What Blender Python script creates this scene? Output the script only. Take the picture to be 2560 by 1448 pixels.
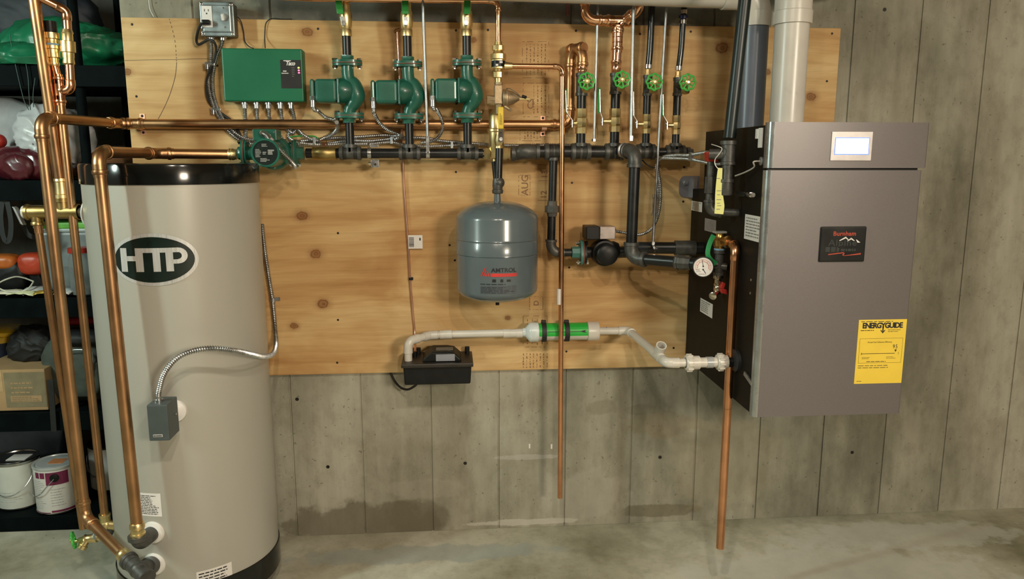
import bpy, bmesh, math, random
from mathutils import Vector as V, Matrix, noise
random.seed(7)
for o in list(bpy.data.objects): bpy.data.objects.remove(o)
SC = bpy.context.scene
COL = SC.collection
PI = math.pi

# ---------------------------------------------------------------- camera
# X runs along the concrete wall, Y into it (plywood face at y = 0), Z up from the floor
CX, CY, CZ = 1.06386, -2.65225, 1.39088
YAW, PITCH, ROLL, FPX = 0.0808806, 0.1704722, 0.000556, 1871.65
def _frame():
    f = V((math.sin(YAW)*math.cos(PITCH), math.cos(YAW)*math.cos(PITCH), -math.sin(PITCH)))
    r = V((math.cos(YAW), -math.sin(YAW), 0)); u = r.cross(f)
    return (r*math.cos(ROLL)+u*math.sin(ROLL), u*math.cos(ROLL)-r*math.sin(ROLL), f)
CR, CU, CF = _frame()
cam = bpy.data.cameras.new('camera'); camo = bpy.data.objects.new('camera', cam); COL.objects.link(camo)
cam.sensor_fit = 'HORIZONTAL'; cam.sensor_width = 36; cam.lens = 36*FPX/2560; cam.clip_start = .05
camo.matrix_world = Matrix(((CR.x, CU.x, -CF.x, CX), (CR.y, CU.y, -CF.y, CY), (CR.z, CU.z, -CF.z, CZ), (0, 0, 0, 1)))
SC.camera = camo
def P(px, py, Y=0.0):
    "world point seen at a photo pixel, at real depth Y in front of the wall"
    d = CR*((px-1280)/FPX) - CU*((py-724)/FPX) + CF
    return V((CX, CY, CZ)) + d*((Y-CY)/d.y)
def PX(px, py, X):
    d = CR*((px-1280)/FPX) - CU*((py-724)/FPX) + CF
    return V((CX, CY, CZ)) + d*((X-CX)/d.x)

# ---------------------------------------------------------------- world, lamps, exposure
w = bpy.data.worlds.new('world'); SC.world = w; w.use_nodes = True
w.node_tree.nodes['Background'].inputs[0].default_value = (.9, .85, .75, 1)
w.node_tree.nodes['Background'].inputs[1].default_value = .05
SC.view_settings.view_transform = 'Standard'; SC.view_settings.look = 'None'
SC.view_settings.gamma = 1; SC.view_settings.use_curve_mapping = False
SC.view_settings.exposure = 0.22
def area(name, loc, sx, sy, power, col, aim=None):
    l = bpy.data.lights.new(name, 'AREA'); l.shape = 'RECTANGLE'; l.size = sx; l.size_y = sy
    l.energy = power; l.color = col
    o = bpy.data.objects.new(name, l); COL.objects.link(o); o.location = loc
    if aim is not None: o.rotation_euler = (V(aim)-V(loc)).to_track_quat('-Z', 'Y').to_euler()
    return o
WARM = (1, .87, .68); COOL = (.80, 1, .90)
area('ceiling_lamp_far', (3.25, -5.0, 2.25), .75, .75, 125, WARM, (1.4, 0, 1.0))
area('ceiling_tube_left', (-1.35, -1.55, 2.25), .14, 1.0, 44, COOL, (.6, -.1, 1.0))
area('ceiling_bulb_mid', (.95, -2.35, 2.36), .07, .07, 17, WARM)
area('ceiling_bulb_near', (1.45, -2.25, 2.36), .07, .07, 15, (1, .88, .74))

# ---------------------------------------------------------------- materials
MATS = {}
def nt(name):
    m = bpy.data.materials.new(name); m.use_nodes = True
    return m, m.node_tree, m.node_tree.nodes['Principled BSDF']
def mk(name, col, rough=.5, metal=0., var=.15, scale=30., bump=0., bscale=None, stretch=(1, 1, 1), spec=.5, coat=0., emit=None, estr=0., alpha=1., trans=0., rvar=.08):
    if name in MATS: return MATS[name]
    m, t, b = nt(name); N, L = t.nodes, t.links
    tc = N.new('ShaderNodeTexCoord'); mp = N.new('ShaderNodeMapping'); mp.inputs['Scale'].default_value = stretch
    L.new(tc.outputs['Object'], mp.inputs[0])
    no = N.new('ShaderNodeTexNoise'); no.inputs['Scale'].default_value = scale; no.inputs['Detail'].default_value = 5
    L.new(mp.outputs[0], no.inputs['Vector'])
    r = N.new('ShaderNodeValToRGB')
    lo = [max(0, c*(1-var)) for c in col]; hi = [min(1, c*(1+var)) for c in col]
    r.color_ramp.elements[0].position = .3; r.color_ramp.elements[1].position = .7
    r.color_ramp.elements[0].color = (*lo, 1); r.color_ramp.elements[1].color = (*hi, 1)
    L.new(no.outputs['Fac'], r.inputs[0]); L.new(r.outputs[0], b.inputs['Base Color'])
    mr = N.new('ShaderNodeMapRange'); mr.inputs['To Min'].default_value = max(.02, rough-rvar); mr.inputs['To Max'].default_value = min(1, rough+rvar)
    L.new(no.outputs['Fac'], mr.inputs['Value']); L.new(mr.outputs[0], b.inputs['Roughness'])
    b.inputs['Metallic'].default_value = metal; b.inputs['Specular IOR Level'].default_value = spec
    b.inputs['Coat Weight'].default_value = coat; b.inputs['Alpha'].default_value = alpha
    b.inputs['Transmission Weight'].default_value = trans
    if emit: b.inputs['Emission Color'].default_value = (*emit, 1); b.inputs['Emission Strength'].default_value = estr
    if bump:
        n2 = N.new('ShaderNodeTexNoise'); n2.inputs['Scale'].default_value = bscale or scale*3; n2.inputs['Detail'].default_value = 4
        L.new(mp.outputs[0], n2.inputs['Vector'])
        bp = N.new('ShaderNodeBump'); bp.inputs['Strength'].default_value = bump; bp.inputs['Distance'].default_value = .002
        L.new(n2.outputs['Fac'], bp.inputs['Height']); L.new(bp.outputs[0], b.inputs['Normal'])
    MATS[name] = m
    return m
COPPER = mk('copper', (.78, .40, .22), .24, 1, .18, 14)
COPPER_OLD = mk('copper_dull', (.50, .28, .14), .36, 1, .28, 9)
COPPER_NEW = mk('copper_bright', (.90, .52, .32), .16, 1, .12, 20)
BRASS = mk('brass', (.82, .65, .33), .36, 1, .12, 25)
BRONZE = mk('bronze_cast', (.42, .32, .20), .5, .8, .2, 60, .25)
IRON = mk('black_iron_pipe', (.012, .013, .014), .34, .2, .4, 20, .1)
CAST = mk('malleable_iron', (.088, .088, .082), .44, .45, .3, 40, .2)
ZINC = mk('galvanised_steel', (.62, .64, .66), .28, 1, .2, 60)
BXM_ = mk('armour_strip_steel', (.50, .51, .52), .34, 1, .25, 60)
ZDULL = mk('zinc_dull', (.42, .44, .46), .4, .9, .25, 40)
CHROME = mk('bright_chrome', (.85, .85, .88), .12, 1, .05, 30)
GREENP = mk('green_enamel_pump', (.012, .105, .072), .36, 0, .2, 18, .1, coat=.2)
GREENBOX = mk('green_painted_box', (.005, .135, .062), .42, 0, .08, 8, .05)
GRIP = mk('green_vinyl_grip', (.02, .26, .045), .4, 0, .15, 30)
WHEELG = mk('green_handwheel_paint', (.06, .42, .07), .35, 0, .2, 60)
YGRIP = mk('yellow_vinyl_grip', (.75, .52, .03), .4, 0, .1, 30)
RED = mk('red_paint', (.42, .03, .02), .4, 0, .2, 30)
GASKET = mk('red_brown_gasket', (.25, .07, .04), .7, 0, .2, 40)
BLACK = mk('black_plastic', (.006, .0065, .0065), .42, 0, .3, 30, spec=.3)
BLACKM = mk('black_painted_sheet_metal', (.007, .0065, .005), .55, 0, .25, 12, .05, spec=.18)
RUBBER = mk('black_rubber', (.015, .015, .016), .6, 0, .2, 40)
PVC = mk('white_pvc', (.60, .575, .52), .3, 0, .06, 12)
PVCG = mk('grey_pvc', (.13, .15, .19), .32, 0, .08, 10)
WHITE = mk('white_plastic', (.78, .77, .75), .35, 0, .05, 20)
PAPER = mk('white_sticker', (.74, .72, .70), .5, 0, .04, 20)
INK = mk('black_ink', (.015, .015, .017), .6, 0, .1, 20)
INKG = mk('grey_ink', (.22, .21, .21), .6, 0, .1, 20)
TANKM = mk('beige_grey_tank_shell', (.43, .42, .375), .36, .12, .05, 4, 0, stretch=(1, 1, .1), rvar=.03)
TANKB = mk('black_tank_cap', (.005, .006, .006), .14, 0, .2, 10)
SILVER = mk('brushed_silver_foil', (.66, .67, .67), .3, .45, .12, 40, stretch=(8, 8, .3))
EXPG = mk('grey_blue_enamel', (.105, .135, .150), .22, 0, .08, 8, coat=.3)
BOILM = mk('pewter_painted_steel', (.178, .163, .165), .40, .35, .06, 400, .06, 900, rvar=.03)
BOILE = mk('silver_bezel', (.55, .52, .52), .35, .6, .05, 60)
YEL = mk('yellow_sticker', (.83, .60, .06), .5, 0, .03, 20)
GALVBOX = mk('galvanised_box', (.34, .40, .42), .4, .8, .25, 35)
SHELFM = mk('black_shelf_plastic', (.002, .0045, .005), .65, 0, .3, 20, .05, spec=.05)
STEEL = mk('screw_steel', (.035, .03, .028), .5, .7, .2, 90)

def wood_ply():
    m, t, b = nt('plywood_face'); N, L = t.nodes, t.links
    tc = N.new('ShaderNodeTexCoord')
    def noise_(scale, st, detail=4, rough=.5, dist=0.):
        mp = N.new('ShaderNodeMapping'); mp.inputs['Scale'].default_value = st
        L.new(tc.outputs['Object'], mp.inputs[0])
        n = N.new('ShaderNodeTexNoise'); n.inputs['Scale'].default_value = scale; n.inputs['Detail'].default_value = detail
        n.inputs['Roughness'].default_value = rough; n.inputs['Distortion'].default_value = dist
        L.new(mp.outputs[0], n.inputs['Vector']); return n.outputs['Fac']
    def ramp(fac, els):
        r = N.new('ShaderNodeValToRGB'); e = r.color_ramp.elements
        e[0].position, e[0].color = els[0][0], (*els[0][1], 1); e[1].position, e[1].color = els[-1][0], (*els[-1][1], 1)
        for p_, c_ in els[1:-1]:
            q = e.new(p_); q.color = (*c_, 1)
        L.new(fac, r.inputs[0]); return r.outputs[0]
    def mix(f, a, bb, mode='MIX'):
        x = N.new('ShaderNodeMix'); x.data_type = 'RGBA'; x.blend_type = mode
        if isinstance(f, float): x.inputs[0].default_value = f
        else: L.new(f, x.inputs[0])
        L.new(a, x.inputs[6])
        if isinstance(bb, tuple): x.inputs[7].default_value = (*bb, 1)
        else: L.new(bb, x.inputs[7])
        return x.outputs[2]
    big = noise_(1.7, (1, 1, 2.0), 4, .6, .8)
    base = ramp(big, [(.36, (.50, .29, .118)), (.50, (.60, .395, .178)), (.64, (.70, .51, .26))])
    g1 = noise_(2.6, (.8, 1, 9), 4, .5, 1.0)
    col = mix(.40, base, ramp(g1, [(.34, (.66, .52, .38)), (.60, (1, 1, 1))]), 'MULTIPLY')
    g2 = noise_(16, (.5, 1, 16), 3, .5, .2)
    col = mix(.16, col, ramp(g2, [(.38, (.70, .60, .50)), (.55, (1, 1, 1))]), 'MULTIPLY')
    wv = N.new('ShaderNodeTexWave'); wv.wave_type = 'BANDS'; wv.bands_direction = 'Z'
    wv.inputs['Scale'].default_value = 6; wv.inputs['Distortion'].default_value = 7; wv.inputs['Detail'].default_value = 2; wv.inputs['Detail Scale'].default_value = .8
    mp = N.new('ShaderNodeMapping'); mp.inputs['Scale'].default_value = (.35, 1, 1); L.new(tc.outputs['Object'], mp.inputs[0]); L.new(mp.outputs[0], wv.inputs['Vector'])
    col = mix(.17, col, ramp(wv.outputs['Fac'], [(.0, (.66, .52, .38)), (.16, (1, 1, 1))]), 'MULTIPLY')
    # knots: dark ringed ellipses with a soft halo
    wob = noise_(60, (1, 1, 1), 2)
    O = PLY0
    for (kx, ky, s) in KNOTS:
        c = P(kx, ky, 0) - O
        mp = N.new('ShaderNodeMapping'); mp.inputs['Location'].default_value = (-c.x, 0, -c.z)
        L.new(tc.outputs['Object'], mp.inputs[0])
        m2 = N.new('ShaderNodeMapping'); m2.inputs['Scale'].default_value = (1/(s*1.3), 0, 1/s); L.new(mp.outputs[0], m2.inputs[0])
        ln = N.new('ShaderNodeVectorMath'); ln.operation = 'LENGTH'; L.new(m2.outputs[0], ln.inputs[0])
        ad = N.new('ShaderNodeMath'); ad.operation = 'MULTIPLY_ADD'; ad.inputs[1].default_value = .7; L.new(wob, ad.inputs[0]); L.new(ln.outputs['Value'], ad.inputs[2])
        rr = N.new('ShaderNodeValToRGB'); e = rr.color_ramp.elements
        e[0].position = .0; e[0].color = (.9, .9, .9, 1); e[1].position = 1; e[1].color = (0, 0, 0, 1)
        for p_, c_ in ((.20, .75), (.26, 1.), (.32, .7), (.42, .8), (.47, 1.), (.53, .45), (.72, .16)):
            q = e.new(p_); q.color = (c_, c_, c_, 1)
        dv = N.new('ShaderNodeMath'); dv.operation = 'MULTIPLY'; dv.inputs[1].default_value = .42; L.new(ad.outputs[0], dv.inputs[0]); L.new(dv.outputs[0], rr.inputs[0])
        col = mix(rr.outputs[0], col, (.20, .075, .022))
    L.new(col, b.inputs['Base Color']); b.inputs['Roughness'].default_value = .62; b.inputs['Specular IOR Level'].default_value = .25
    bp = N.new('ShaderNodeBump'); bp.inputs['Strength'].default_value = .12; bp.inputs['Distance'].default_value = .002
    L.new(g2, bp.inputs['Height']); L.new(bp.outputs[0], b.inputs['Normal'])
    return m

def concrete(name, c0, c1, c2, scale=2.2, stains_and_tones=(), bump=.25, vert=.45, rough=.8, speck=True):
    "stains: (x, z, sx, sz, amount, colour) soft stain and tone patches on the surface (object coordinates)"
    m, t, b = nt(name); N, L = t.nodes, t.links
    tc = N.new('ShaderNodeTexCoord')
    def ns(sc, st, d=6, r=.55):
        mp = N.new('ShaderNodeMapping'); mp.inputs['Scale'].default_value = st; L.new(tc.outputs['Object'], mp.inputs[0])
        n = N.new('ShaderNodeTexNoise'); n.inputs['Scale'].default_value = sc; n.inputs['Detail'].default_value = d; n.inputs['Roughness'].default_value = r
        L.new(mp.outputs[0], n.inputs['Vector']); return n.outputs['Fac']
    def rmp(f, els):
        r = N.new('ShaderNodeValToRGB'); e = r.color_ramp.elements
        e[0].position = els[0][0]; e[0].color = (*els[0][1], 1); e[1].position = els[-1][0]; e[1].color = (*els[-1][1], 1)
        for p_, c_ in els[1:-1]:
            q = e.new(p_); q.color = (*c_, 1)
        L.new(f, r.inputs[0]); return r.outputs[0]
    def mx(f, a, bb, mode='MIX'):
        x = N.new('ShaderNodeMix'); x.data_type = 'RGBA'; x.blend_type = mode
        if isinstance(f, float): x.inputs[0].default_value = f
        else: L.new(f, x.inputs[0])
        L.new(a, x.inputs[6])
        if isinstance(bb, tuple): x.inputs[7].default_value = (*bb, 1)
        else: L.new(bb, x.inputs[7])
        return x.outputs[2]
    A = ns(scale, (1, 1, vert), 7, .6)
    col = rmp(A, [(.34, c0), (.5, c1), (.66, c2)])
    Bn = ns(14, (1, 1, .7), 6, .7)
    col = mx(.5, col, rmp(Bn, [(.34, (.62, .60, .56)), (.55, (1, 1, 1))]), 'MULTIPLY')
    stv = ns(13, (1, 1, .07), 4, .6)
    if vert < 1: col = mx(.42, col, rmp(stv, [(.36, (.66, .65, .62)), (.58, (1, 1, 1))]), 'MULTIPLY')
    if speck:
        vo = ns(75, (1, 1, 1), 2, .5)
        col = mx(.55, col, rmp(vo, [(.25, (.25, .24, .22)), (.31, (1, 1, 1))]), 'MULTIPLY')
    wob = ns(11, (1, 1, 1), 4, .6)
    for (x, z, sx, sz, amt, sc_) in stains_and_tones:
        mp = N.new('ShaderNodeMapping'); mp.inputs['Location'].default_value = (-x, -z if name == 'poured_floor' else 0, -z if name != 'poured_floor' else 0)
        L.new(tc.outputs['Object'], mp.inputs[0])
        m2 = N.new('ShaderNodeMapping'); m2.inputs['Scale'].default_value = (1/sx, (1/sz if name == 'poured_floor' else 0), (0 if name == 'poured_floor' else 1/sz)); L.new(mp.outputs[0], m2.inputs[0])
        ln = N.new('ShaderNodeVectorMath'); ln.operation = 'LENGTH'; L.new(m2.outputs[0], ln.inputs[0])
        ad = N.new('ShaderNodeMath'); ad.operation = 'MULTIPLY_ADD'; ad.inputs[1].default_value = 1.6; L.new(wob, ad.inputs[0]); L.new(ln.outputs['Value'], ad.inputs[2])
        mr = N.new('ShaderNodeMapRange'); mr.inputs['From Min'].default_value = 1.65; mr.inputs['From Max'].default_value = 1.95
        mr.inputs['To Min'].default_value = amt; mr.inputs['To Max'].default_value = 0; mr.interpolation_type = 'SMOOTHSTEP'
        L.new(ad.outputs[0], mr.inputs['Value'])
        col = mx(mr.outputs[0], col, sc_)
    L.new(col, b.inputs['Base Color']); b.inputs['Roughness'].default_value = rough; b.inputs['Specular IOR Level'].default_value = .3
    bp = N.new('ShaderNodeBump'); bp.inputs['Strength'].default_value = bump; bp.inputs['Distance'].default_value = .003
    L.new(Bn, bp.inputs['Height']); L.new(bp.outputs[0], b.inputs['Normal'])
    return m

# ---------------------------------------------------------------- mesh helpers
def frame(ax):
    ax = ax.normalized()
    h = V((0, 0, 1)) if abs(ax.z) < .9 else V((0, 1, 0))
    a = ax.cross(h).normalized()
    return a, ax.cross(a).normalized()
class MB:
    def __init__(s): s.v = []; s.f = []
    def box(s, x0, x1, y0, y1, z0, z1):
        return s.obox(V(((x0+x1)/2, (y0+y1)/2, (z0+z1)/2)), (V((abs(x1-x0)/2, 0, 0)), V((0, abs(y1-y0)/2, 0)), V((0, 0, abs(z1-z0)/2))))
    def obox(s, c, ax):
        n = len(s.v); a, b, d = ax
        for i in (-1, 1):
            for j in (-1, 1):
                for k in (-1, 1): s.v.append(c+a*i+b*j+d*k)
        s.f += [[n+q for q in f] for f in ((0, 1, 3, 2), (4, 6, 7, 5), (0, 4, 5, 1), (2, 3, 7, 6), (0, 2, 6, 4), (1, 5, 7, 3))]
        return s
    def ring(s, c, a, b, r, n):
        i = len(s.v)
        for k in range(n):
            t = 2*PI*k/n; s.v.append(c+a*(r*math.cos(t))+b*(r*math.sin(t)))
        return i
    def skin(s, i, j, n):
        for k in range(n): s.f.append([i+k, i+(k+1) % n, j+(k+1) % n, j+k])
    def lathe(s, o, ax, prof, n=20, cap=True):
        ax = V(ax).normalized(); o = V(o); a, b = frame(ax); prev = None
        for (t, r) in prof:
            i = s.ring(o+ax*t, a, b, max(r, 1e-5), n)
            if prev is not None: s.skin(prev, i, n)
            elif cap: s.f.append([i+k for k in range(n)][::-1])
            prev = i
        if cap: s.f.append([prev+k for k in range(n)])
        return s
    def cyl(s, p0, p1, r0, r1=None, n=20, cap=True):
        p0 = V(p0); p1 = V(p1)
        return s.lathe(p0, p1-p0, [(0, r0), ((p1-p0).length, r0 if r1 is None else r1)], n, cap)
    def hexn(s, p0, p1, r): return s.cyl(p0, p1, r, n=6)
    def tube(s, path, r, n=10, cap=True, closed=False):
        path = [V(q) for q in path]; m = len(path)
        rs = r if isinstance(r, (list, tuple)) else [r]*m
        tan = []
        for k in range(m):
            if closed: t = path[(k+1) % m]-path[k-1]
            else: t = path[min(k+1, m-1)]-path[max(k-1, 0)]
            tan.append(t.normalized())
        a, b = frame(tan[0]); prev = None; first = None
        for k in range(m):
            a = (a-tan[k]*a.dot(tan[k])).normalized(); b = tan[k].cross(a)
            i = s.ring(path[k], a, b, rs[k], n)
            if prev is None:
                first = i
                if cap and not closed: s.f.append([i+q for q in range(n)][::-1])
            else: s.skin(prev, i, n)
            prev = i
        if closed: s.skin(prev, first, n)
        elif cap: s.f.append([prev+q for q in range(n)])
        return s
    def prism(s, pts, vec):
        pts = [V(q) for q in pts]; vec = V(vec); n = len(s.v); m = len(pts)
        s.v += pts; s.v += [q+vec for q in pts]
        s.f.append([n+k for k in range(m)][::-1]); s.f.append([n+m+k for k in range(m)])
        for k in range(m): s.f.append([n+k, n+(k+1) % m, n+m+(k+1) % m, n+m+k])
        return s
    def quad(s, a, b, c, d):
        n = len(s.v); s.v += [V(a), V(b), V(c), V(d)]; s.f.append([n, n+1, n+2, n+3]); return s
    def ball(s, c, r, n=14, m=9, sc=(1, 1, 1)):
        c = V(c); base = len(s.v)
        for j in range(1, m):
            ph = PI*j/m
            for k in range(n):
                t = 2*PI*k/n
                s.v.append(c+V((r*sc[0]*math.sin(ph)*math.cos(t), r*sc[1]*math.sin(ph)*math.sin(t), r*sc[2]*math.cos(ph))))
        top = len(s.v); s.v.append(c+V((0, 0, r*sc[2]))); s.v.append(c-V((0, 0, r*sc[2])))
        for j in range(m-2): s.skin(base+j*n, base+(j+1)*n, n)
        for k in range(n):
            s.f.append([top, base+k, base+(k+1) % n][::-1]); s.f.append([top+1, base+(m-2)*n+(k+1) % n, base+(m-2)*n+k][::-1])
        return s
OFF = {}
def B(name, mb, mat, parent=None, bevel=0., ang=38, seg=2, origin=None):
    off = OFF[parent.name] if parent is not None else origin
    if off is None:
        xs = [q.x for q in mb.v]; ys = [q.y for q in mb.v]; zs = [q.z for q in mb.v]
        off = V(((min(xs)+max(xs))/2, (min(ys)+max(ys))/2, min(zs)))
    me = bpy.data.meshes.new(name)
    me.from_pydata([q-off for q in mb.v], [], mb.f)
    bm = bmesh.new(); bm.from_mesh(me)
    bmesh.ops.recalc_face_normals(bm, faces=bm.faces)
    if not bevel:
        for f in bm.faces: f.smooth = True
        for e in bm.edges:
            e.smooth = not (len(e.link_faces) == 2 and e.calc_face_angle(0) > math.radians(ang))
    bm.to_mesh(me); bm.free()
    me.materials.append(mat)
    o = bpy.data.objects.new(name, me); COL.objects.link(o)
    if parent is not None: o.parent = parent
    else: o.location = off
    OFF[o.name] = off
    if bevel:
        md = o.modifiers.new('bevel', 'BEVEL'); md.width = bevel; md.segments = seg; md.limit_method = 'ANGLE'; md.angle_limit = math.radians(40)
    return o
def T(name, label, cat, loc, group=None):
    o = bpy.data.objects.new(name, None); COL.objects.link(o); o.location = loc; o.empty_display_size = .05
    OFF[o.name] = V(loc); return tag(o, label, cat, group)
def tag(o, label, cat, group=None):
    o['label'] = label; o['category'] = cat
    if group: o['group'] = group
    return o
def S(name, mb, mat, parent=None, **k):
    o = B(name, mb, mat, parent, **k)
    if parent is None: o['kind'] = 'structure'
    return o
def spline(pts, n=8):
    pts = [V(q) for q in pts]; out = []
    for i in range(len(pts)-1):
        p0 = pts[max(i-1, 0)]; p1 = pts[i]; p2 = pts[i+1]; p3 = pts[min(i+2, len(pts)-1)]
        for k in range(n):
            t = k/n
            out.append(.5*((2*p1)+(p2-p0)*t+(2*p0-5*p1+4*p2-p3)*t*t+(3*p1-p0-3*p2+p3)*t**3))
    out.append(pts[-1]); return out
def resample(path, step):
    out = [path[0]]; acc = 0.
    for a, b in zip(path, path[1:]):
        L = (b-a).length; d = step-acc
        while d <= L:
            out.append(a.lerp(b, d/L)); d += step
        acc = (acc+L) % step
    out.append(path[-1]); return out
def arc(pa, c, pb, R, n=7):
    "fillet points at corner c between pa and pb, with bend radius R"
    u = (pa-c).normalized(); w_ = (pb-c).normalized(); th = u.angle(w_)
    if th > PI-.05: return [c]
    d = R/math.tan(th/2); bis = (u+w_).normalized(); cen = c+bis*(R/math.sin(th/2))
    a = c+u*d-cen; b = c+w_*d-cen; tot = a.angle(b); ax = a.cross(b)
    ax.normalize()
    return [cen+Matrix.Rotation(tot*k/n, 3, ax) @ a for k in range(n+1)]
def collar(mb, p, d, r, kind):
    d = V(d).normalized()
    if kind == 'press':   # copper press fitting: sleeve with a rolled bead at its mouth
        mb.lathe(p-d*r*.2, d, [(0, r*1.12), (r*.9, r*1.12), (r*1.0, r*1.26), (r*1.35, r*1.30), (r*1.6, r*1.24), (r*1.7, r*1.10), (r*2.2, r*1.08)], 18)
    elif kind == 'sweat':
        mb.lathe(p-d*r*.1, d, [(0, r*1.13), (r*1.3, r*1.13), (r*1.4, r*1.06)], 18)
    elif kind == 'iron':
        mb.lathe(p-d*r*.3, d, [(0, r*1.22), (r*.75, r*1.22), (r*.8, r*1.42), (r*1.35, r*1.42), (r*1.4, r*1.05)], 18)
    elif kind == 'pvc':
        mb.lathe(p-d*r*.2, d, [(0, r*1.18), (r*1.7, r*1.20), (r*1.75, r*1.02)], 20)
def run(name, label, cat, pts, r, mat, kind='press', fmat=None, R=None, root=None, n=18, group=None, ends=(False, False)):
    "a pipe run through pts: straight pipes and one fitting per bend"
    pts = [V(q) for q in pts]; fmat = fmat or mat; R = R or r*(1.9 if kind == 'iron' else 2.3)
    if root is None:
        lo = min(pts, key=lambda q: q.z); root = T(name, label, cat, lo, group)
    cuts = []
    for i in range(1, len(pts)-1):
        c = pts[i]; path = arc(pts[i-1], c, pts[i+1], R)
        if len(path) > 1:
            k = {'press': 1.1, 'sweat': 1.1, 'iron': 1.25, 'pvc': 1.17}[kind]
            m = MB().tube(path, r*k, n)
            collar(m, path[0], pts[i-1]-c, r, kind); collar(m, path[-1], pts[i+1]-c, r, kind)
            B('elbow', m, fmat, root)
        cuts.append((path[0], path[-1]))
    A = [pts[0]]+[q[1] for q in cuts]; Z = [q[0] for q in cuts]+[pts[-1]]
    for a, z in zip(A, Z):
        if (a-z).length > r*.5: B('pipe', MB().cyl(a, z, r, n=n), mat, root)
    return root
def sleeve(root, name, p0, p1, r, mat, kind='press'):
    "a straight coupling between p0 and p1"
    p0, p1 = V(p0), V(p1); d = (p1-p0); c = (p0+p1)/2
    m = MB().cyl(p0, p1, r*(1.22 if kind == 'iron' else 1.12), n=18)
    collar(m, p0+d*.02, -d, r, kind); collar(m, p1-d*.02, d, r, kind)
    return B(name, m, mat, root)
def tee(root, c, ax, br, L, Lb, r, mat, kind='iron', rb=None, name='tee'):
    c = V(c); ax = V(ax).normalized(); br = V(br).normalized(); rb = rb or r; k = 1.22 if kind == 'iron' else 1.12
    m = MB().cyl(c-ax*L, c+ax*L, r*k, n=18); m.cyl(c, c+br*Lb, rb*k, n=18)
    for p_, d_, q in ((c-ax*L, -ax, r), (c+ax*L, ax, r), (c+br*Lb, br, rb)): collar(m, p_-V(d_)*q*1.2, d_, q, kind)
    return B(name, m, mat, root)
def bx(name, label, pts, r=.0062, parent=None, group=None, n=8, cat='cable'):
    "armoured cable: ribbed metal hose"
    path = resample(spline(pts, 10), .0021); rr = []
    for k in range(len(path)): rr.append(r*(1.10, 1.04, .64)[k % 3])
    o = B(name, MB().tube(path, rr, n), BXM_, parent, ang=60)
    if parent is None: tag(o, label, cat, group)
    return o
def cord(name, label, pts, r, mat, cat='cable', parent=None, n=8, k=8):
    o = B(name, MB().tube(spline(pts, k), r, n), mat, parent)
    if parent is None: tag(o, label, cat)
    return o
def ribbon(path, wd, th, side):
    "flat strap swept along path; side(tangent) gives its width direction"
    m = MB(); path = [V(q) for q in path]; n = len(path)
    for k, q in enumerate(path):
        t = (path[min(k+1, n-1)]-path[max(k-1, 0)]).normalized(); a = side(t).normalized(); b = t.cross(a).normalized()
        wk = wd[k] if isinstance(wd, list) else wd
        m.v += [q-a*wk/2-b*th/2, q+a*wk/2-b*th/2, q+a*wk/2+b*th/2, q-a*wk/2+b*th/2]
    for k in range(n-1): m.skin(4*k, 4*k+4, 4)
    m.f += [[0, 1, 2, 3], [4*n-4, 4*n-3, 4*n-2, 4*n-1]]
    return m
_font = {}
def textmesh(s, size, bold=0., spacing=1.):
    cu = bpy.data.curves.new('t', 'FONT'); cu.body = s; cu.size = size; cu.offset = bold; cu.align_x = 'CENTER'; cu.align_y = 'CENTER'
    cu.space_character = spacing; cu.resolution_u = 3
    ob = bpy.data.objects.new('t', cu); COL.objects.link(ob)
    bpy.context.view_layer.update()
    me = bpy.data.meshes.new_from_object(ob.evaluated_get(bpy.context.evaluated_depsgraph_get()))
    vs = [q.co.copy() for q in me.vertices]; fs = [list(p_.vertices) for p_ in me.polygons]
    bpy.data.objects.remove(ob); bpy.data.curves.remove(cu); bpy.data.meshes.remove(me)
    return vs, fs
def text(name, s, size, mapf, mat, parent, bold=0., spacing=1., sx=1.):
    "flat printed lettering; mapf turns (u, v) in metres into a point on the surface"
    vs, fs = textmesh(s, size, bold, spacing); m = MB()
    m.v = [mapf(q.x*sx, q.y) for q in vs]; m.f = fs
    return B(name, m, mat, parent)
def flat(o, r, u, lift=None):
    o = V(o); r = V(r).normalized(); u = V(u).normalized(); n = r.cross(u)*(.0006 if lift is None else lift)
    return lambda a, b: o+r*a+u*b+n
def rect(m, f, u0, u1, v0, v1, k=1):
    for i in range(k):
        a = u0+(u1-u0)*i/k; b = u0+(u1-u0)*(i+1)/k
        m.quad(f(a, v0), f(b, v0), f(b, v1), f(a, v1))
    return m
def lines(m, f, u0, u1, v0, v1, rows, fill=.55, seed=1, gap=.2):
    "rows of unreadable small print as short dashes"
    R_ = random.Random(seed); h = (v1-v0)/rows
    for k in range(rows):
        y = v1-h*(k+.5); x = u0; end = u0+(u1-u0)*R_.uniform(.6, 1)
        while x < end:
            L = R_.uniform(.06, .2)*(u1-u0)
            rect(m, f, x, min(x+L, end), y-h*fill/2, y+h*fill/2); x += L+(u1-u0)*.03
    return m
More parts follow.
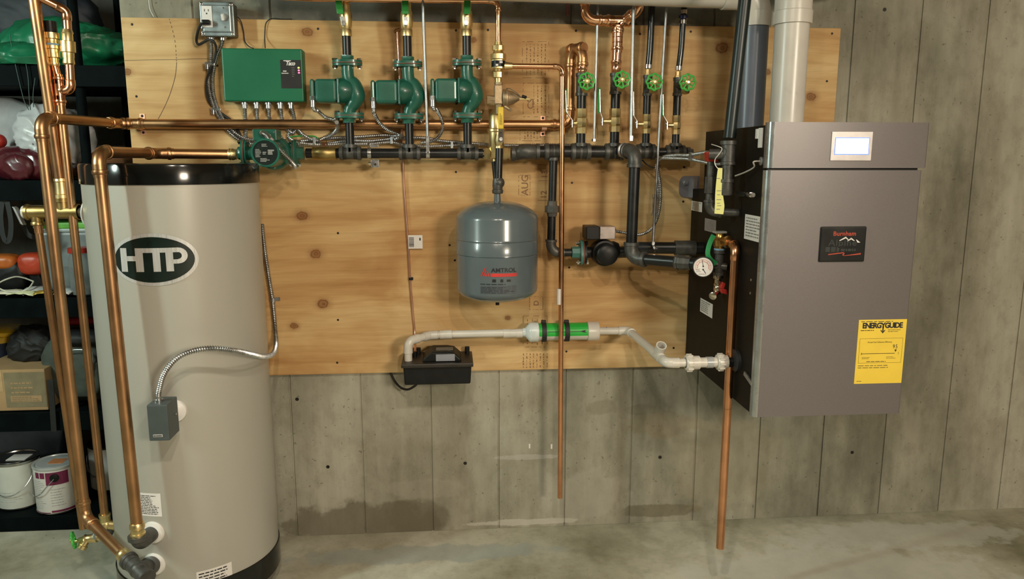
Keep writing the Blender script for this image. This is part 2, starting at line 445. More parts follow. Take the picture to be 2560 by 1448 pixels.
# ================================================================ the setting
PLY0 = V((0, 0, .632))
KNOTS = [(768, 80, .016), (755, 540, .017), (790, 635, .017), (808, 760, .017), (1270, 795, .009), (1190, 206, .015), (1183, 100, .010),
         (1805, 120, .020), (2028, 242, .016), (317, 180, .012), (1918, 180, .012), (1577, 672, .007), (735, 815, .012), (1500, 405, .006)]
FLOORM = concrete('poured_floor', (.23, .215, .145), (.41, .395, .305), (.58, .57, .475), 1.5, stains_and_tones=(
    (2.35, -.45, .55, .24, .55, (.60, .60, .55)), (2.75, -.16, .45, .10, .5, (.58, .58, .53)), (1.45, -.55, .20, .14, .55, (.13, .12, .07)),
    (.95, -.15, .45, .06, .55, (.30, .34, .33)), (1.9, -.75, .3, .1, .35, (.17, .16, .09)), (2.9, -.6, .3, .09, .35, (.25, .22, .15)),
    (.55, -.75, .3, .15, .4, (.20, .18, .12)), (-.2, -.2, .3, .06, .4, (.42, .41, .35))), vert=1, rough=.6, bump=.18)
WALLM = concrete('poured_wall', (.18, .173, .13), (.325, .313, .248), (.45, .44, .365), 2.6, stains_and_tones=(
    (.72, .03, .27, .10, .72, (.13, .115, .075)), (.93, .05, .12, .08, .6, (.14, .125, .085)), (1.32, .022, .22, .012, .6, (.55, .53, .47)),
    (1.85, .05, .16, .025, .6, (.12, .10, .06)), (1.85, .40, .14, .05, .35, (.20, .15, .08)), (1.35, .285, .13, .010, .45, (.48, .46, .43)),
    (1.55, .12, .16, .10, .4, (.40, .375, .315)), (.95, .17, .15, .04, .3, (.40, .37, .31)), (2.1, .25, .2, .2, .3, (.36, .32, .22)),
    (1.62, .475, .06, .03, .28, (.13, .105, .06)), (1.78, .46, .07, .02, .28, (.13, .11, .06)),
    (1.05, 1.92, .7, .10, .6, (.10, .10, .10)), (1.75, 1.95, .5, .09, .6, (.10, .10, .10))), vert=.35, bump=.3)  # closing patches darken a band along the wall top, above the plywood
S('floor', MB().box(-2.9, 5.3, -7.2, 1.0, -.12, 0), FLOORM, origin=V((0, 0, 0)))
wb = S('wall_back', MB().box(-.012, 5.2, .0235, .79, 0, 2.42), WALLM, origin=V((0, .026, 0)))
xs = [-.012]+[.4725+.2527*k for k in range(-1, 18)]+[5.2]
for k in range(len(xs)-1):
    d = random.Random(k*3+1).uniform(-.0010, .0010); g = (.0020, .0040, .0030)[k % 3]
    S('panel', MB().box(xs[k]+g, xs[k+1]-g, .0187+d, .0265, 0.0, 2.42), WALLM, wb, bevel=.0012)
for (px, py) in ((2130, 1131), (1650, 1143), (2211, 24), (820, 1167), (743, 998), (1163, 1158)):   # form-tie holes
    c = P(px, py, .0185)
    S('tie_hole', MB().lathe(c-V((0, .002, 0)), (0, 1, 0), [(0, .0065), (.001, .005), (.0015, .003)], 12), MATS['screw_steel'], wb)
for (px, py, w_, h_) in ((1324, 1116, .003, .018), (1379, 1117, .003, .018)):
    c = P(px, py, .016); S('chalk_mark', MB().box(c.x-w_, c.x+w_, .0172, .0178, c.z-h_/2, c.z+h_/2), PAPER, wb)
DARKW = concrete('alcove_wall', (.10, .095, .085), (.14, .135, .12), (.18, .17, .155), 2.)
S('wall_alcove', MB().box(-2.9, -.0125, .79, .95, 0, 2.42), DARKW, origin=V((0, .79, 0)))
PAINTW = concrete('painted_room_wall', (.42, .40, .36), (.48, .46, .42), (.52, .50, .46), 1.2)
S('wall_left', MB().box(-2.95, -2.8, -7.0, .9, 0, 2.42), PAINTW, origin=V((-2.8, 0, 0)))
S('wall_right', MB().box(5.2, 5.35, -7.0, .8, 0, 2.42), PAINTW, origin=V((5.2, 0, 0)))
S('wall_front', MB().box(-2.9, 5.3, -7.15, -7.0, 0, 2.42), PAINTW, origin=V((0, -7.0, 0)))
SHADE_TIMBER = mk('shade_beam_timber', (.36, .24, .13), .7, 0, .25, 6, .1, stretch=(1, 6, 6))
ce = S('ceiling', MB().box(-2.9, 5.3, -7.0, .95, 2.42, 2.5), mk('subfloor_board', (.40, .30, .18), .7, 0, .2, 5), origin=V((0, 0, 2.42)))
S('shade_beam', MB().box(-2.7, 5.1, -.62, -.50, 2.22, 2.419), SHADE_TIMBER, ce, bevel=.004)  # beam added out of view to shade the top of the wall

# ---------------------------------------------------------------- plywood backer board
PLY = wood_ply()
pb = tag(B('plywood_board', MB().box(-.003, 2.441, .0, .0175, .632, 1.8515), PLY, origin=PLY0, bevel=.0015),
         'large plywood sheet fixed to the concrete wall behind all the pipework', 'board')
for k, (px, py) in enumerate(((330, 61), (341, 241), (795, 72), (1140, 76), (1220, 75), (1440, 77), (1600, 85), (1727, 79), (2080, 84), (2067, 203), (845, 583), (845, 800), (843, 907),
                             (1140, 430), (1430, 457), (1710, 418), (1708, 504), (1423, 669), (1416, 879), (1684, 870), (1124, 613), (1137, 651), (543, 164), (1141, 259))):
    c = P(px, py, 0)
    B('screw', MB().lathe(c-V((0, .0012, 0)), (0, 1, 0), [(0, .0024), (.0006, .0040), (.0014, .0042)], 10), STEEL, pb)
st = MB(); R_ = random.Random(3)
def plyf(px, py): c = P(px, py, -.0004); return c
def stroke(m, a, b, wd=.0016):
    a = P(*a, -.0005); b = P(*b, -.0005); d = (b-a).normalized(); n_ = V((-d.z, 0, d.x))*wd/2
    m.quad(a-n_, b-n_, b+n_, a+n_)
def poly(m, pts, wd=.0016):
    for a, b in zip(pts, pts[1:]): stroke(m, a, b, wd)
# grade stamps and the carpenter's pencil arc
pen = MB()
arcp = [(423, 47), (430, 70), (437, 100), (440, 130), (441, 150), (441, 165), (437, 195), (425, 235), (410, 270), (394, 300)]
sp = spline([V((a, b, 0)) for a, b in arcp], 5)
for k in range(len(sp)-1):
    if k > 22 or k % 2 == 0: stroke(pen, (sp[k].x, sp[k].y), (sp[k+1].x, sp[k+1].y), .0018)
poly(pen, [(312, 151), (360, 150), (440, 149), (480, 147), (525, 147)], .0014)
B('pencil_line', pen, mk('pencil_grey', (.10, .07, .05), .7), pb)
STAMP = mk('brown_stamp_ink', (.23, .12, .055), .7, 0, .3, 60)
for (x0, y0, x1, y1) in ((1306, 104, 1372, 194), (1308, 208, 1372, 292), (1308, 790, 1368, 868), (1297, 438, 1325, 488), (1324, 742, 1357, 774), (1300, 325, 1362, 352)):
    gr = random.Random(x0+y0); stm = MB()
    for sgm in range(12):
        for (a, b) in (((x0, y0), (x1, y0)), ((x0, y1), (x1, y1)), ((x0, y0), (x0, y1)), ((x1, y0), (x1, y1))):
            if gr.random() < .62:
                t0, t1 = sgm/12, (sgm+1)/12
                stroke(stm, (a[0]+(b[0]-a[0])*t0, a[1]+(b[1]-a[1])*t0), (a[0]+(b[0]-a[0])*t1, a[1]+(b[1]-a[1])*t1), .0015)
    B('grade_stamp', stm, STAMP, pb)
for (x0, y0, x1, y1, cols) in ((1312, 110, 1368, 188, 6), (1330, 214, 1368, 286, 4), (1304, 884, 1372, 920, 8), (1312, 798, 1362, 862, 4), (1308, 330, 1355, 348, 6)):
    gr = random.Random(x0*3+y0); stm = MB()
    for cidx in range(cols):
        x = x0+(x1-x0)*(cidx+.5)/cols; y = y0
        while y < y1:
            L_ = gr.uniform(2, 7); stroke(stm, (x, y), (x+gr.uniform(-1, 1), min(y+L_, y1)), gr.uniform(.0012, .0045)); y += L_+gr.uniform(1.5, 5)
    B('grade_stamp', stm, STAMP, pb)
def rot_text(s, px, py, size):
    text('stamp_lettering', s, size, flat(P(px, py, 0), (0, 0, 1), (-1, 0, 0), .0006), STAMP, pb, .0004)
rot_text('AUG', 1313, 463, .034); rot_text('13', 1362, 436, .030); rot_text('12', 1360, 487, .030); rot_text('D', 1341, 758, .026); rot_text('CS', 1327, 260, .030)
for (x, y) in ((1345, 412), (1345, 452), (1345, 501)):
    stm = MB(); stroke(stm, (x, y), (x+28, y)); B('stamp_rule', stm, STAMP, pb)

# ================================================================ water storage tank
TC = V((.2227, -.2766, 0)); TR = .246
def tk(u, v, lift=.0008, R=TR):
    "point on the tank shell: u = arc length from the front, v = height"
    a = u/TR; return V((TC.x+(R+lift)*math.sin(a), TC.y-(R+lift)*math.cos(a), v))
def tray(px, py):
    d = CR*((px-1280)/FPX) - CU*((py-724)/FPX) + CF; o = V((CX, CY)).to_2d()-TC.to_2d()
    a = d.x**2+d.y**2; b = 2*(o.x*d.x+o.y*d.y); c = o.dot(o)-TR**2
    t = (-b-math.sqrt(b*b-4*a*c))/(2*a); q = V((CX, CY, CZ))+d*t
    return math.atan2(q.x-TC.x, -(q.y-TC.y))*TR, q.z
wt = T('water_tank', 'tall beige cylindrical hot water tank with black cap and oval badge', 'water tank', (TC.x, TC.y, 0))
B('shell', MB().lathe((TC.x, TC.y, .06), (0, 0, 1), [(0, TR), (1.265, TR)], 96), TANKM, wt)
B('top_cap', MB().lathe((TC.x, TC.y, 1.325), (0, 0, 1), [(0, TR+.001), (0, TR+.0045), (.050, TR+.0045), (.0565, TR+.002), (.058, TR-.005), (.058, .01)], 96), TANKB, wt)
B('base_ring', MB().lathe((TC.x, TC.y, .055), (0, 0, 1), [(0, TR-.03), (0, TR+.003), (.078, TR+.004), (.08, TR+.0005)], 96), TANKB, wt)
for a in (.6, 2.7, 4.8):
    B('foot', MB().cyl((TC.x+.17*math.cos(a), TC.y+.17*math.sin(a), 0), (TC.x+.17*math.cos(a), TC.y+.17*math.sin(a), .06), .028), RUBBER, wt)
# oval badge
bu, bv = tray(382, 650)
def oval(ru, rv, lift, n=48, rings=8):
    m = MB(); m.v.append(tk(bu, bv, lift))
    for j in range(1, rings+1):
        for k in range(n):
            t = 2*PI*k/n; m.v.append(tk(bu+ru*j/rings*math.cos(t), bv+rv*j/rings*math.sin(t), lift))
    for k in range(n): m.f.append([0, 1+k, 1+(k+1) % n])
    for j in range(rings-1):
        for k in range(n): m.f.append([1+j*n+k, 1+(j+1)*n+k, 1+(j+1)*n+(k+1) % n, 1+j*n+(k+1) % n])
    return m
bd = B('badge', oval(.1185, .0735, .0015), SILVER, wt)
B('badge_field', oval(.108, .0635, .0023), mk('badge_dark_green', (.005, .014, .011), .3), bd)
lt = MB(); fL = lambda u, v: tk(bu+u, bv+v, .0032)
def bar(u0, u1, v0, v1): rect(lt, fL, u0, u1, v0, v1, max(1, int(abs(u1-u0)/.006)))
bar(-.088, -.069, -.033, .033); bar(-.045, -.024, -.033, .033); bar(-.069, -.045, -.003, .011)
bar(-.024, .034, .020, .033); bar(.001, .020, -.033, .020)
bar(.034, .053, -.033, .033); bar(.053, .066, .020, .033); bar(.053, .066, -.012, .000)
for k in range(10):
    a0, a1 = -PI/2+PI*k/10, -PI/2+PI*(k+1)/10
    q = lambda a, r, rz: fL(.066+r*math.cos(a), .0105+rz*math.sin(a))
    lt.quad(q(a0, .009, .0095), q(a0, .024, .0225), q(a1, .024, .0225), q(a1, .009, .0095))
B('badge_lettering', lt, SILVER, bd)
# paper labels on the shell
u0, v0 = tray(372, 1262)
lab = MB(); rect(lab, lambda u, v: tk(u0+u, v0+v, .0006), -.040, .038, -.036, .036, 12)
lb = B('caution_label', lab, PAPER, wt)
B('label_print', lines(MB(), lambda u, v: tk(u0+u, v0+v, .0012), -.034, .033, -.031, .030, 12, .4, 5), INK, lb)
u0, v0 = tray(538, 1436)
lab = MB(); rect(lab, lambda u, v: tk(u0+u, v0+v+u*.05, .0006), -.052, .050, -.04, .022, 12)
lb = B('rating_label', lab, PAPER, wt)
B('label_print', lines(MB(), lambda u, v: tk(u0+u, v0+v+u*.05, .0012), -.046, .045, -.02, .018, 4, .4, 6), INK, lb)
def port(px, py, r):
    u, v = tray(px, py); a = u/TR; d = V((math.sin(a), -math.cos(a), 0)); c = tk(u, v, -.004)
    B('port_flange', MB().lathe(c, d, [(0, r), (.006, r), (.011, r*.93), (.014, r*.62), (.016, r*.5), (.016, .001)], 32), WHITE, wt)
    return tk(u, v, .004), d
pc1, pd1 = port(383, 1331, .034)
pc2, pd2 = port(386, 1410, .034)
pc3, pd3 = port(437, 1028, .033)
a4 = math.radians(-86); d4 = V((math.sin(a4), -math.cos(a4), 0)); c4 = V((TC.x+(TR-.004)*d4.x, TC.y+(TR-.004)*d4.y, 1.232))
B('port_flange', MB().lathe(c4, d4, [(0, .042), (.008, .042), (.016, .036), (.02, .02), (.02, .001)], 32), WHITE, wt)

# aquastat control box on the tank
ab = T('aquastat_box', 'small dark grey thermostat box mounted on the front of the beige tank', 'thermostat', P(402, 1105, -.60))
fx0 = P(369, 1055, -.625).x; fx1 = P(421, 1055, -.625).x; zb = P(395, 1103, -.625).z; zt = P(395, 1013, -.625).z
GB = mk('grey_hammered_enamel', (.062, .078, .080), .45, 0, .1, 30)
hs = B('housing', MB().box(fx0, fx1, -.625, -.548, zb, zt), GB, ab, bevel=.003)
B('nameplate', MB().box(fx0+.012, fx0+.037, -.6262, -.6245, zb+.012, zb+.019), SILVER, hs)
B('nameplate_lettering', lines(MB(), flat((fx0+.0245, -.6263, zb+.0155), (1, 0, 0), (0, 0, 1)), -.011, .011, -.002, .002, 1, .7, 2), INK, hs)
B('side_screw', MB().cyl((fx1+.0005, -.575, (zb+zt)/2+.008), (fx1+.004, -.575, (zb+zt)/2+.008), .003, n=10), ZINC, ab)
B('stem', MB().cyl(V((.264, -.55, pc3.z)), V((.264, -.515, pc3.z)), .012), BRASS, ab)
cx_ = P(397, 1008, -.59)
B('cable_connector', MB().cyl(V((cx_.x, -.59, zt)), V((cx_.x, -.59, zt+.006)), .013).cyl(V((cx_.x, -.59, zt+.006)), V((cx_.x, -.59, zt+.022)), .009), ZINC, ab)
bx('armored_cable', 'ribbed metal cable looping from tank thermostat box up to the plywood', [V((cx_.x, -.59, zt+.012)), P(398, 975, -.60), P(410, 935, -.61), P(440, 897, -.61), P(480, 878, -.60), P(530, 871, -.59), P(585, 876, -.55), P(630, 886, -.46),
   P(662, 892, -.33), P(683, 884, -.17), P(690, 860, -.06), P(688, 820, -.016), P(681, 750, -.013), P(673, 700, -.013), P(664, 640, -.013), P(659, 600, -.013), P(655, 560, -.012)], .0075)
c = P(683, 749, -.01)
m = MB().cyl(c-V((0, .004, .007)), c+V((0, -.004, .007)), .0092); m.box(c.x+.004, c.x+.022, -.004, -.0005, c.z-.006, c.z+.006)
tag(B('cable_clip', m, ZDULL), 'small zinc clip holding the metal cable beside the tank', 'clip')

# ================================================================ copper runs beside the tank
ZL = 1.510                                             # long horizontal copper line
e = P(100, 296, -.40); e = V((-.083, -.40, ZL))
A_bot = P(213, 1292, -.40)
TE2 = P(345, 1425, -.60)
ca = T('copper_return_pipe', 'copper pipe dropping left of the tank to its lowest port', 'pipe', (e.x, e.y, A_bot.z))
j45 = V((-.015, -.055, ZL)); strap0 = V((.02, -.035, ZL))
YH = -.09
u_r = P(1456, 178, YH); u_l = P(1426, 200, -.042); ZU = P(1440, 122, -.065).z
run('', '', '', [u_r, V((u_r.x, YH, ZU)), V((u_l.x, -.042, ZU)), V((u_l.x, -.038, ZL+.003)), V((.02, -.035, ZL)), V((-.018, -.06, ZL)), V((-.083, -.40, ZL)), A_bot, TE2], .0155, COPPER_OLD, 'press', COPPER_OLD, root=ca)
dd = (TE2-A_bot).normalized(); end2 = TE2-dd*.048
B('adapter', MB().lathe(end2-dd*.045, dd, [(0, .0175), (.01, .0205), (.014, .0185), (.024, .0185), (.028, .021), (.045, .021)], 20), BRASS, ca)
tb = T('iron_tee', 'black iron tee on the lowest white tank port', 'fitting', pc2+pd2*.05)
B('branch', MB().cyl(pc2, TE2, .021).lathe(pc2.lerp(TE2, .12), TE2-pc2, [(0, .026), (.02, .027), (.022, .022)], 20), CAST, tb)
m = MB(); cc = TE2; m.cyl(cc-dd*.045, cc+dd*.04, .0215); collar(m, cc-dd*.036, -dd, .0185, 'iron'); collar(m, cc+dd*.03, dd, .0185, 'iron'); m.ball(cc, .0235)
B('body', m, CAST, tb)
# front riser to the zone pump
cb = P(345, 1338, -.585); cb = V((cb.x, cb.y, pc1.z))
cc_ = T('copper_supply_pipe', 'copper pipe in front of the tank rising to the round faced green pump', 'pipe', cb)
run('', '', '', [P(577, 386, -.09), V((P(385, 385, -.16).x, -.16, 1.4128)), V((P(246, 392, -.565).x, -.565, 1.4128)), V((cb.x, cb.y, pc1.z+.045))], .0158, COPPER_OLD, 'press', COPPER_OLD, root=cc_)
B('adapter', MB().lathe(V((cb.x, cb.y, pc1.z+.02)), (0, 0, 1), [(0, .021), (.014, .021), (.016, .018), (.026, .018), (.03, .0208), (.042, .02), (.046, .0175)], 20), BRASS, cc_)
B('adapter', MB().lathe(P(572, 386, -.09), (1, 0, 0), [(0, .018), (.004, .0195), (.008, .0175), (.012, .0195), (.020, .017), (.026, .017)], 20), BRASS, cc_)
ie = T('iron_elbow', 'black iron elbow on the white tank port above the lowest one', 'fitting', cb)
path = arc(pc1, V((cb.x, cb.y, pc1.z)), V((cb.x, cb.y, pc1.z+.1)), .022)
m = MB().tube([pc1]+path+[V((cb.x, cb.y, pc1.z+.026))], .0225, 20)
m.lathe(V((cb.x, cb.y, pc1.z+.012)), (0, 0, 1), [(0, .0235), (.003, .0275), (.015, .0275), (.016, .0225)], 20)
B('body', m, CAST, ie)
# T&P relief valve, tee at the upper side port
YT = c4.y
tp0 = c4+d4*.018; tee_c = V((P(160, 530, YT).x, YT, 1.238)); rv = V((P(88, 548, YT).x, YT, 1.238))
tt = T('brass_tee', 'brass tee joined to the white port at the left of the tank', 'fitting', tee_c)
m = MB().cyl(tee_c+V((-.045, 0, 0)), tee_c+V((.045, 0, 0)), .021); m.cyl(tee_c, tee_c+V((0, 0, .042)), .020)
m.lathe(tee_c+V((0, 0, .03)), (0, 0, 1), [(0, .024), (.012, .024), (.013, .02)], 20); m.lathe(tee_c+V((.034, 0, 0)), (1, 0, 0), [(0, .0215), (.002, .024), (.011, .024)], 20)
B('body', m, mk('old_brass', (.45, .32, .13), .36, 1, .2, 20), tt)
B('nipple', MB().cyl(tee_c+V((.044, 0, 0)), tp0, .015), ZDULL, tt)
rl = T('relief_valve', 'brass relief valve with grey lever left of the upper tank tee', 'valve', rv)
OLDB = MATS['old_brass']
m = MB().lathe(rv+V((-.026, 0, 0)), (1, 0, 0), [(0, .018), (.004, .024), (.012, .024), (.014, .021), (.045, .021), (.07, .019), (.075, .019)], 20); m.cyl(rv+V((.006, 0, 0)), rv+V((.006, 0, -.035)), .016)
m.lathe(rv+V((.006, 0, -.028)), (0, 0, -1), [(0, .017), (.003, .019), (.010, .019), (.012, .016)], 18)
B('body', m, OLDB, rl)
B('cap', MB().cyl(rv+V((-.031, 0, 0)), rv+V((-.025, 0, 0)), .019), PVC, rl)
B('lever', MB().obox(rv+V((-.040, -.008, -.010)), (V((.004, 0, -.002)), V((0, .010, 0)), V((.009, 0, -.026)))), ZDULL, rl, bevel=.0015)
dr = V((rv.x+.006, YT, rv.z-.04)); dre = P(208, 1322, YT)
dsc = T('discharge_pipe', 'copper discharge tube running down behind the left copper pipe, open ended', 'pipe', dre)
B('pipe', MB().cyl(dr, dre, .0112), COPPER_OLD, dsc)
B('adapter', MB().lathe(dr+V((0, 0, .012)), dre-dr, [(0, .0145), (.012, .0145), (.016, .0128), (.034, .0128), (.036, .0118)], 18), COPPER_NEW, dsc)
# hot outlet going up out of sight
hot = T('copper_outlet_pipe', 'thick copper pipe rising left of the plywood from the tank tee', 'pipe', tee_c+V((0, 0, .05)))
htop = P(87, 10, YT-.04); htop2 = htop+(htop-(tee_c+V((0, 0, .06))))*.7
B('pipe', MB().cyl(tee_c+V((0, 0, .06)), htop2, .0158), COPPER_OLD, hot)
B('adapter', MB().lathe(tee_c+V((0, 0, .04)), (0, 0, 1), [(0, .022), (.012, .022), (.014, .019), (.05, .018), (.052, .020), (.06, .0185)], 20), BRASS, hot)
# cold inlet: up the left, through tee and U bend, drain at the bottom
YB = -.30
b_bot = P(262, 1292, YB); b_tee = P(146, 215, YB); b_tee2 = V((P(148, 225, YB).x, YB, P(148, 225, YB).z))
ci = T('copper_inlet_pipe', 'slim copper pipe with tee and U bend left of the tank', 'pipe', b_bot)
B('pipe', MB().cyl(b_bot, b_tee2, .0122), COPPER_OLD, ci)
tee(ci, b_tee2, b_tee2-b_bot, V((1, 0, -.12)), .034, .012, .0125, COPPER, 'press', rb=.0115)
u_e = P(180, 236, YB); u_t = P(166, 28, YB)
run('', '', '', [b_tee2+V((.012, 0, -.002)), V((u_e.x-.002, YB, b_tee2.z-.006)), u_t, u_t+V((-.09, -.05, .05)), u_t+V((-.25, -.12, .16))], .0118, COPPER, 'sweat', COPPER, root=ci, R=.017)
a_ = P(178, 170, YB); dv_ = (u_t-V((u_e.x-.002, YB, b_tee2.z-.006))).normalized()
vb = P(170, 118, YB)
B('check_valve', MB().lathe(vb-dv_*.05, dv_, [(0, .0125), (.004, .016), (.018, .0145), (.024, .0155), (.034, .0155), (.036, .020), (.066, .020), (.068, .015), (.086, .0145), (.09, .0165), (.1, .013)], 18), BRASS, ci)
s0 = P(135, 160, YB); s1 = P(128, 95, YB); dv2 = (s1-s0).normalized(); base_ = b_tee2+(b_tee2-b_bot).normalized()*.03
B('pipe', MB().cyl(base_, s0, .0115), COPPER, ci)
B('cap_fitting', MB().lathe(s0-dv2*.006, dv2, [(0, .0135), (.006, .0155), (.012, .0135), (.022, .014), (.024, .0185), (.046, .0185), (.048, .0205), (.060, .0205), (.066, .0185), (.074, .0185), (.076, .022), (.092, .022)], 20), BRASS, ci)
B('tape_band', MB().lathe(s0+dv2*.051, dv2, [(0, .0209), (.005, .0209)], 20), mk('blue_tape', (.20, .36, .55), .5), ci)
B('vent_cap', MB().cyl(s0+dv2*.086, s0+dv2*.118, .0175), BLACK, ci)
eb = T('brass_elbow', 'brass elbow at the foot of the slim copper pipe', 'fitting', b_bot+V((0, 0, -.03)))
m = MB().lathe(b_bot+V((0, 0, -.02)), (0, 0, 1), [(0, .016), (.02, .016), (.022, .0175), (.03, .0175), (.032, .0128)], 18).ball(b_bot+V((.002, 0, -.026)), .019)
m.cyl(b_bot+V((0, 0, -.026)), b_bot+V((.035, .005, -.034)), .016)
B('body', m, BRASS, eb)
# drain cock with green handwheel
WHEELS = {}
def wheel(parent, c, ax, R, name='handwheel'):
    c = V(c); ax = V(ax).normalized(); a, b = frame(ax); m = MB(); n = 48
    pts = [c+(a*math.cos(2*PI*k/n)+b*math.sin(2*PI*k/n))*R*(1+.07*math.cos(8*2*PI*k/n)) for k in range(n)]
    m.tube(pts, R*.14, 8, closed=True)
    for k in range(8):
        t = 2*PI*k/8+.2; d_ = a*math.cos(t)+b*math.sin(t); m.tube([c+d_*R*.25+ax*R*.12, c+d_*R*.62+ax*R*.02, c+d_*R*.97], [R*.13, R*.10, R*.11], 6)
    m.lathe(c-ax*R*.22, ax, [(0, R*.26), (R*.42, R*.30)], 14)
    wh = B(name, m, WHEELG, parent)
    B('wheel_nut', MB().lathe(c+ax*R*.18, ax, [(0, R*.36), (R*.14, R*.36), (R*.2, R*.20), (R*.28, R*.16)], 12), BRASS, wh)
    return wh
dk = T('drain_valve', 'brass drain cock with upright green handwheel near the floor by the tank', 'valve', P(215, 1375, -.30))
d0 = P(245, 1340, -.30); d1 = P(190, 1350, -.30); dx = (d1-d0).normalized()
B('body', MB().lathe(d0+V((.03, 0, 0)), dx, [(0, .012), (.03, .012), (.034, .0155), (.045, .0155), (.05, .013), (.066, .014), (.07, .0165), (.078, .012), (.09, .010), (.094, .006), (.11, .006)], 16), BRASS, dk)
sp0 = d0+dx*.028
B('spout', MB().lathe(sp0, (-.55, -.35, -.8), [(0, .010), (.026, .011), (.028, .0145), (.038, .0145), (.040, .012)], 16), BRASS, dk)
B('tape_band', MB().lathe(d0+dx*.004, dx, [(0, .0158), (.005, .0158)], 16), MATS['blue_tape'], dk)
wheel(dk, d1+dx*.008, dx+V((0, -.35, 0)), .025)
B('nipple', MB().cyl(d0+V((.03, 0, 0)), b_bot+V((.02, .003, -.034)), .0125), CAST, dk)
# straps on the long copper line
for i, px in enumerate((347, 1360)):
    c = P(px, 311, -.035); c = V((c.x, -.035, ZL)); 
    m = MB()
    pts = [V((c.x, -.0005, ZL+.030)), V((c.x, -.0012, ZL+.0165))]+[V((c.x, -.035-.0165*math.cos(t)*1.0, ZL+.0165*math.sin(t))) for t in [PI/2-PI*k/10 for k in range(11)]]+[V((c.x, -.0012, ZL-.0165)), V((c.x, -.0005, ZL-.030))]
    for a, b in zip(pts, pts[1:]):
        m.quad(a+V((-.0085, 0, 0)), a+V((.0085, 0, 0)), b+V((.0085, 0, 0)), b+V((-.0085, 0, 0)))
    for sg in (1, -1): m.box(c.x-.0085, c.x+.0085, -.0025, -.0002, ZL+sg*.017, ZL+sg*.034)
    o = T('pipe_strap', ('copper two-hole strap on the long pipe near plywood left edge', 'copper two-hole strap on the long pipe near the stamped lettering')[i], 'strap', c, 'copper pipe straps')
    B('band', m, mk('copper_strap', (.95, .56, .40), .5, .55, .1, 20), o)
    for sg in (1, -1): B('screw', MB().lathe(V((c.x, -.0045, ZL+sg*.027)), (0, 1, 0), [(0, .002), (.001, .0042), (.002, .0045)], 10), STEEL, o)
# ================================================================ iron header, pumps and valves on the plywood
ZM = 1.4145
def hx(px): return P(px, 384, YH).x
X0 = hx
hd = T('iron_header', 'black iron pipe header with three tees feeding the green pumps', 'pipe', V((hx(1000), YH, ZM)))
RI = .0167
for a, b in ((842, 860), (905, 1005), (1052, 1146), (1196, 1210)):
    B('pipe', MB().cyl(V((hx(a), YH, ZM)), V((hx(b), YH, ZM)), RI), IRON, hd)
PUMPX = (P(871, 235, YH).x, P(1021, 235, YH).x, P(1168, 235, YH).x)
for x in PUMPX: tee(hd, V((x, YH, ZM)), (1, 0, 0), (0, 0, 1), .036, .030, RI, CAST)
# brass check valve and pump at the left end
ck = T('check_valve', 'brass check valve between round faced green pump and first header tee', 'valve', V((hx(812), YH, ZM-.02)))
B('body', MB().lathe(V((hx(782), YH, ZM)), (1, 0, 0), [(0, .0205), (.016, .0205), (.018, .022), (.05, .0225), (.054, .0205), (.076, .0205)], 24), mk('dull_brass', (.40, .30, .12), .42, 1, .15, 30), ck)
B('nipple', MB().cyl(V((hx(765), YH, ZM)), V((hx(783), YH, ZM)), RI), IRON, ck)
B('nipple', MB().cyl(V((hx(840), YH, ZM)), V((hx(855), YH, ZM)), RI), IRON, ck)

def flange(m, c, ax, hub, th=.0075, w=.0, R=.026, side=None, reach=.048):
    "oval two-bolt pump flange: plate centred at c, hub pointing along ax"
    c = V(c); ax = V(ax).normalized(); side = V(side).normalized(); up = ax.cross(side)
    pts = []
    for k in range(28):
        t = 2*PI*k/28; x_ = math.cos(t); y_ = math.sin(t)
        pts.append(c+side*(reach*math.copysign(abs(x_)**.75, x_))+up*(R*1.15*math.copysign(abs(y_)**1.1, y_)))
    m.prism(pts, ax*th)
    m.lathe(c+ax*th*.9, ax, [(0, R*.95), (hub*.3, R*.82), (hub, R*.80)], 8)
def bolts(parent, c, ax, side, reach, L):
    for sg in (1, -1):
        q = V(c)+V(side).normalized()*reach*sg; a = V(ax).normalized()
        m = MB().hexn(q+a*L*.5, q+a*(L*.5+.0065), .0088); m.hexn(q-a*(L*.5+.007), q-a*L*.5, .0085); m.cyl(q-a*(L*.5+.010), q+a*L*.5, .0036, n=10)
        B('bolt', m, CHROME, parent)
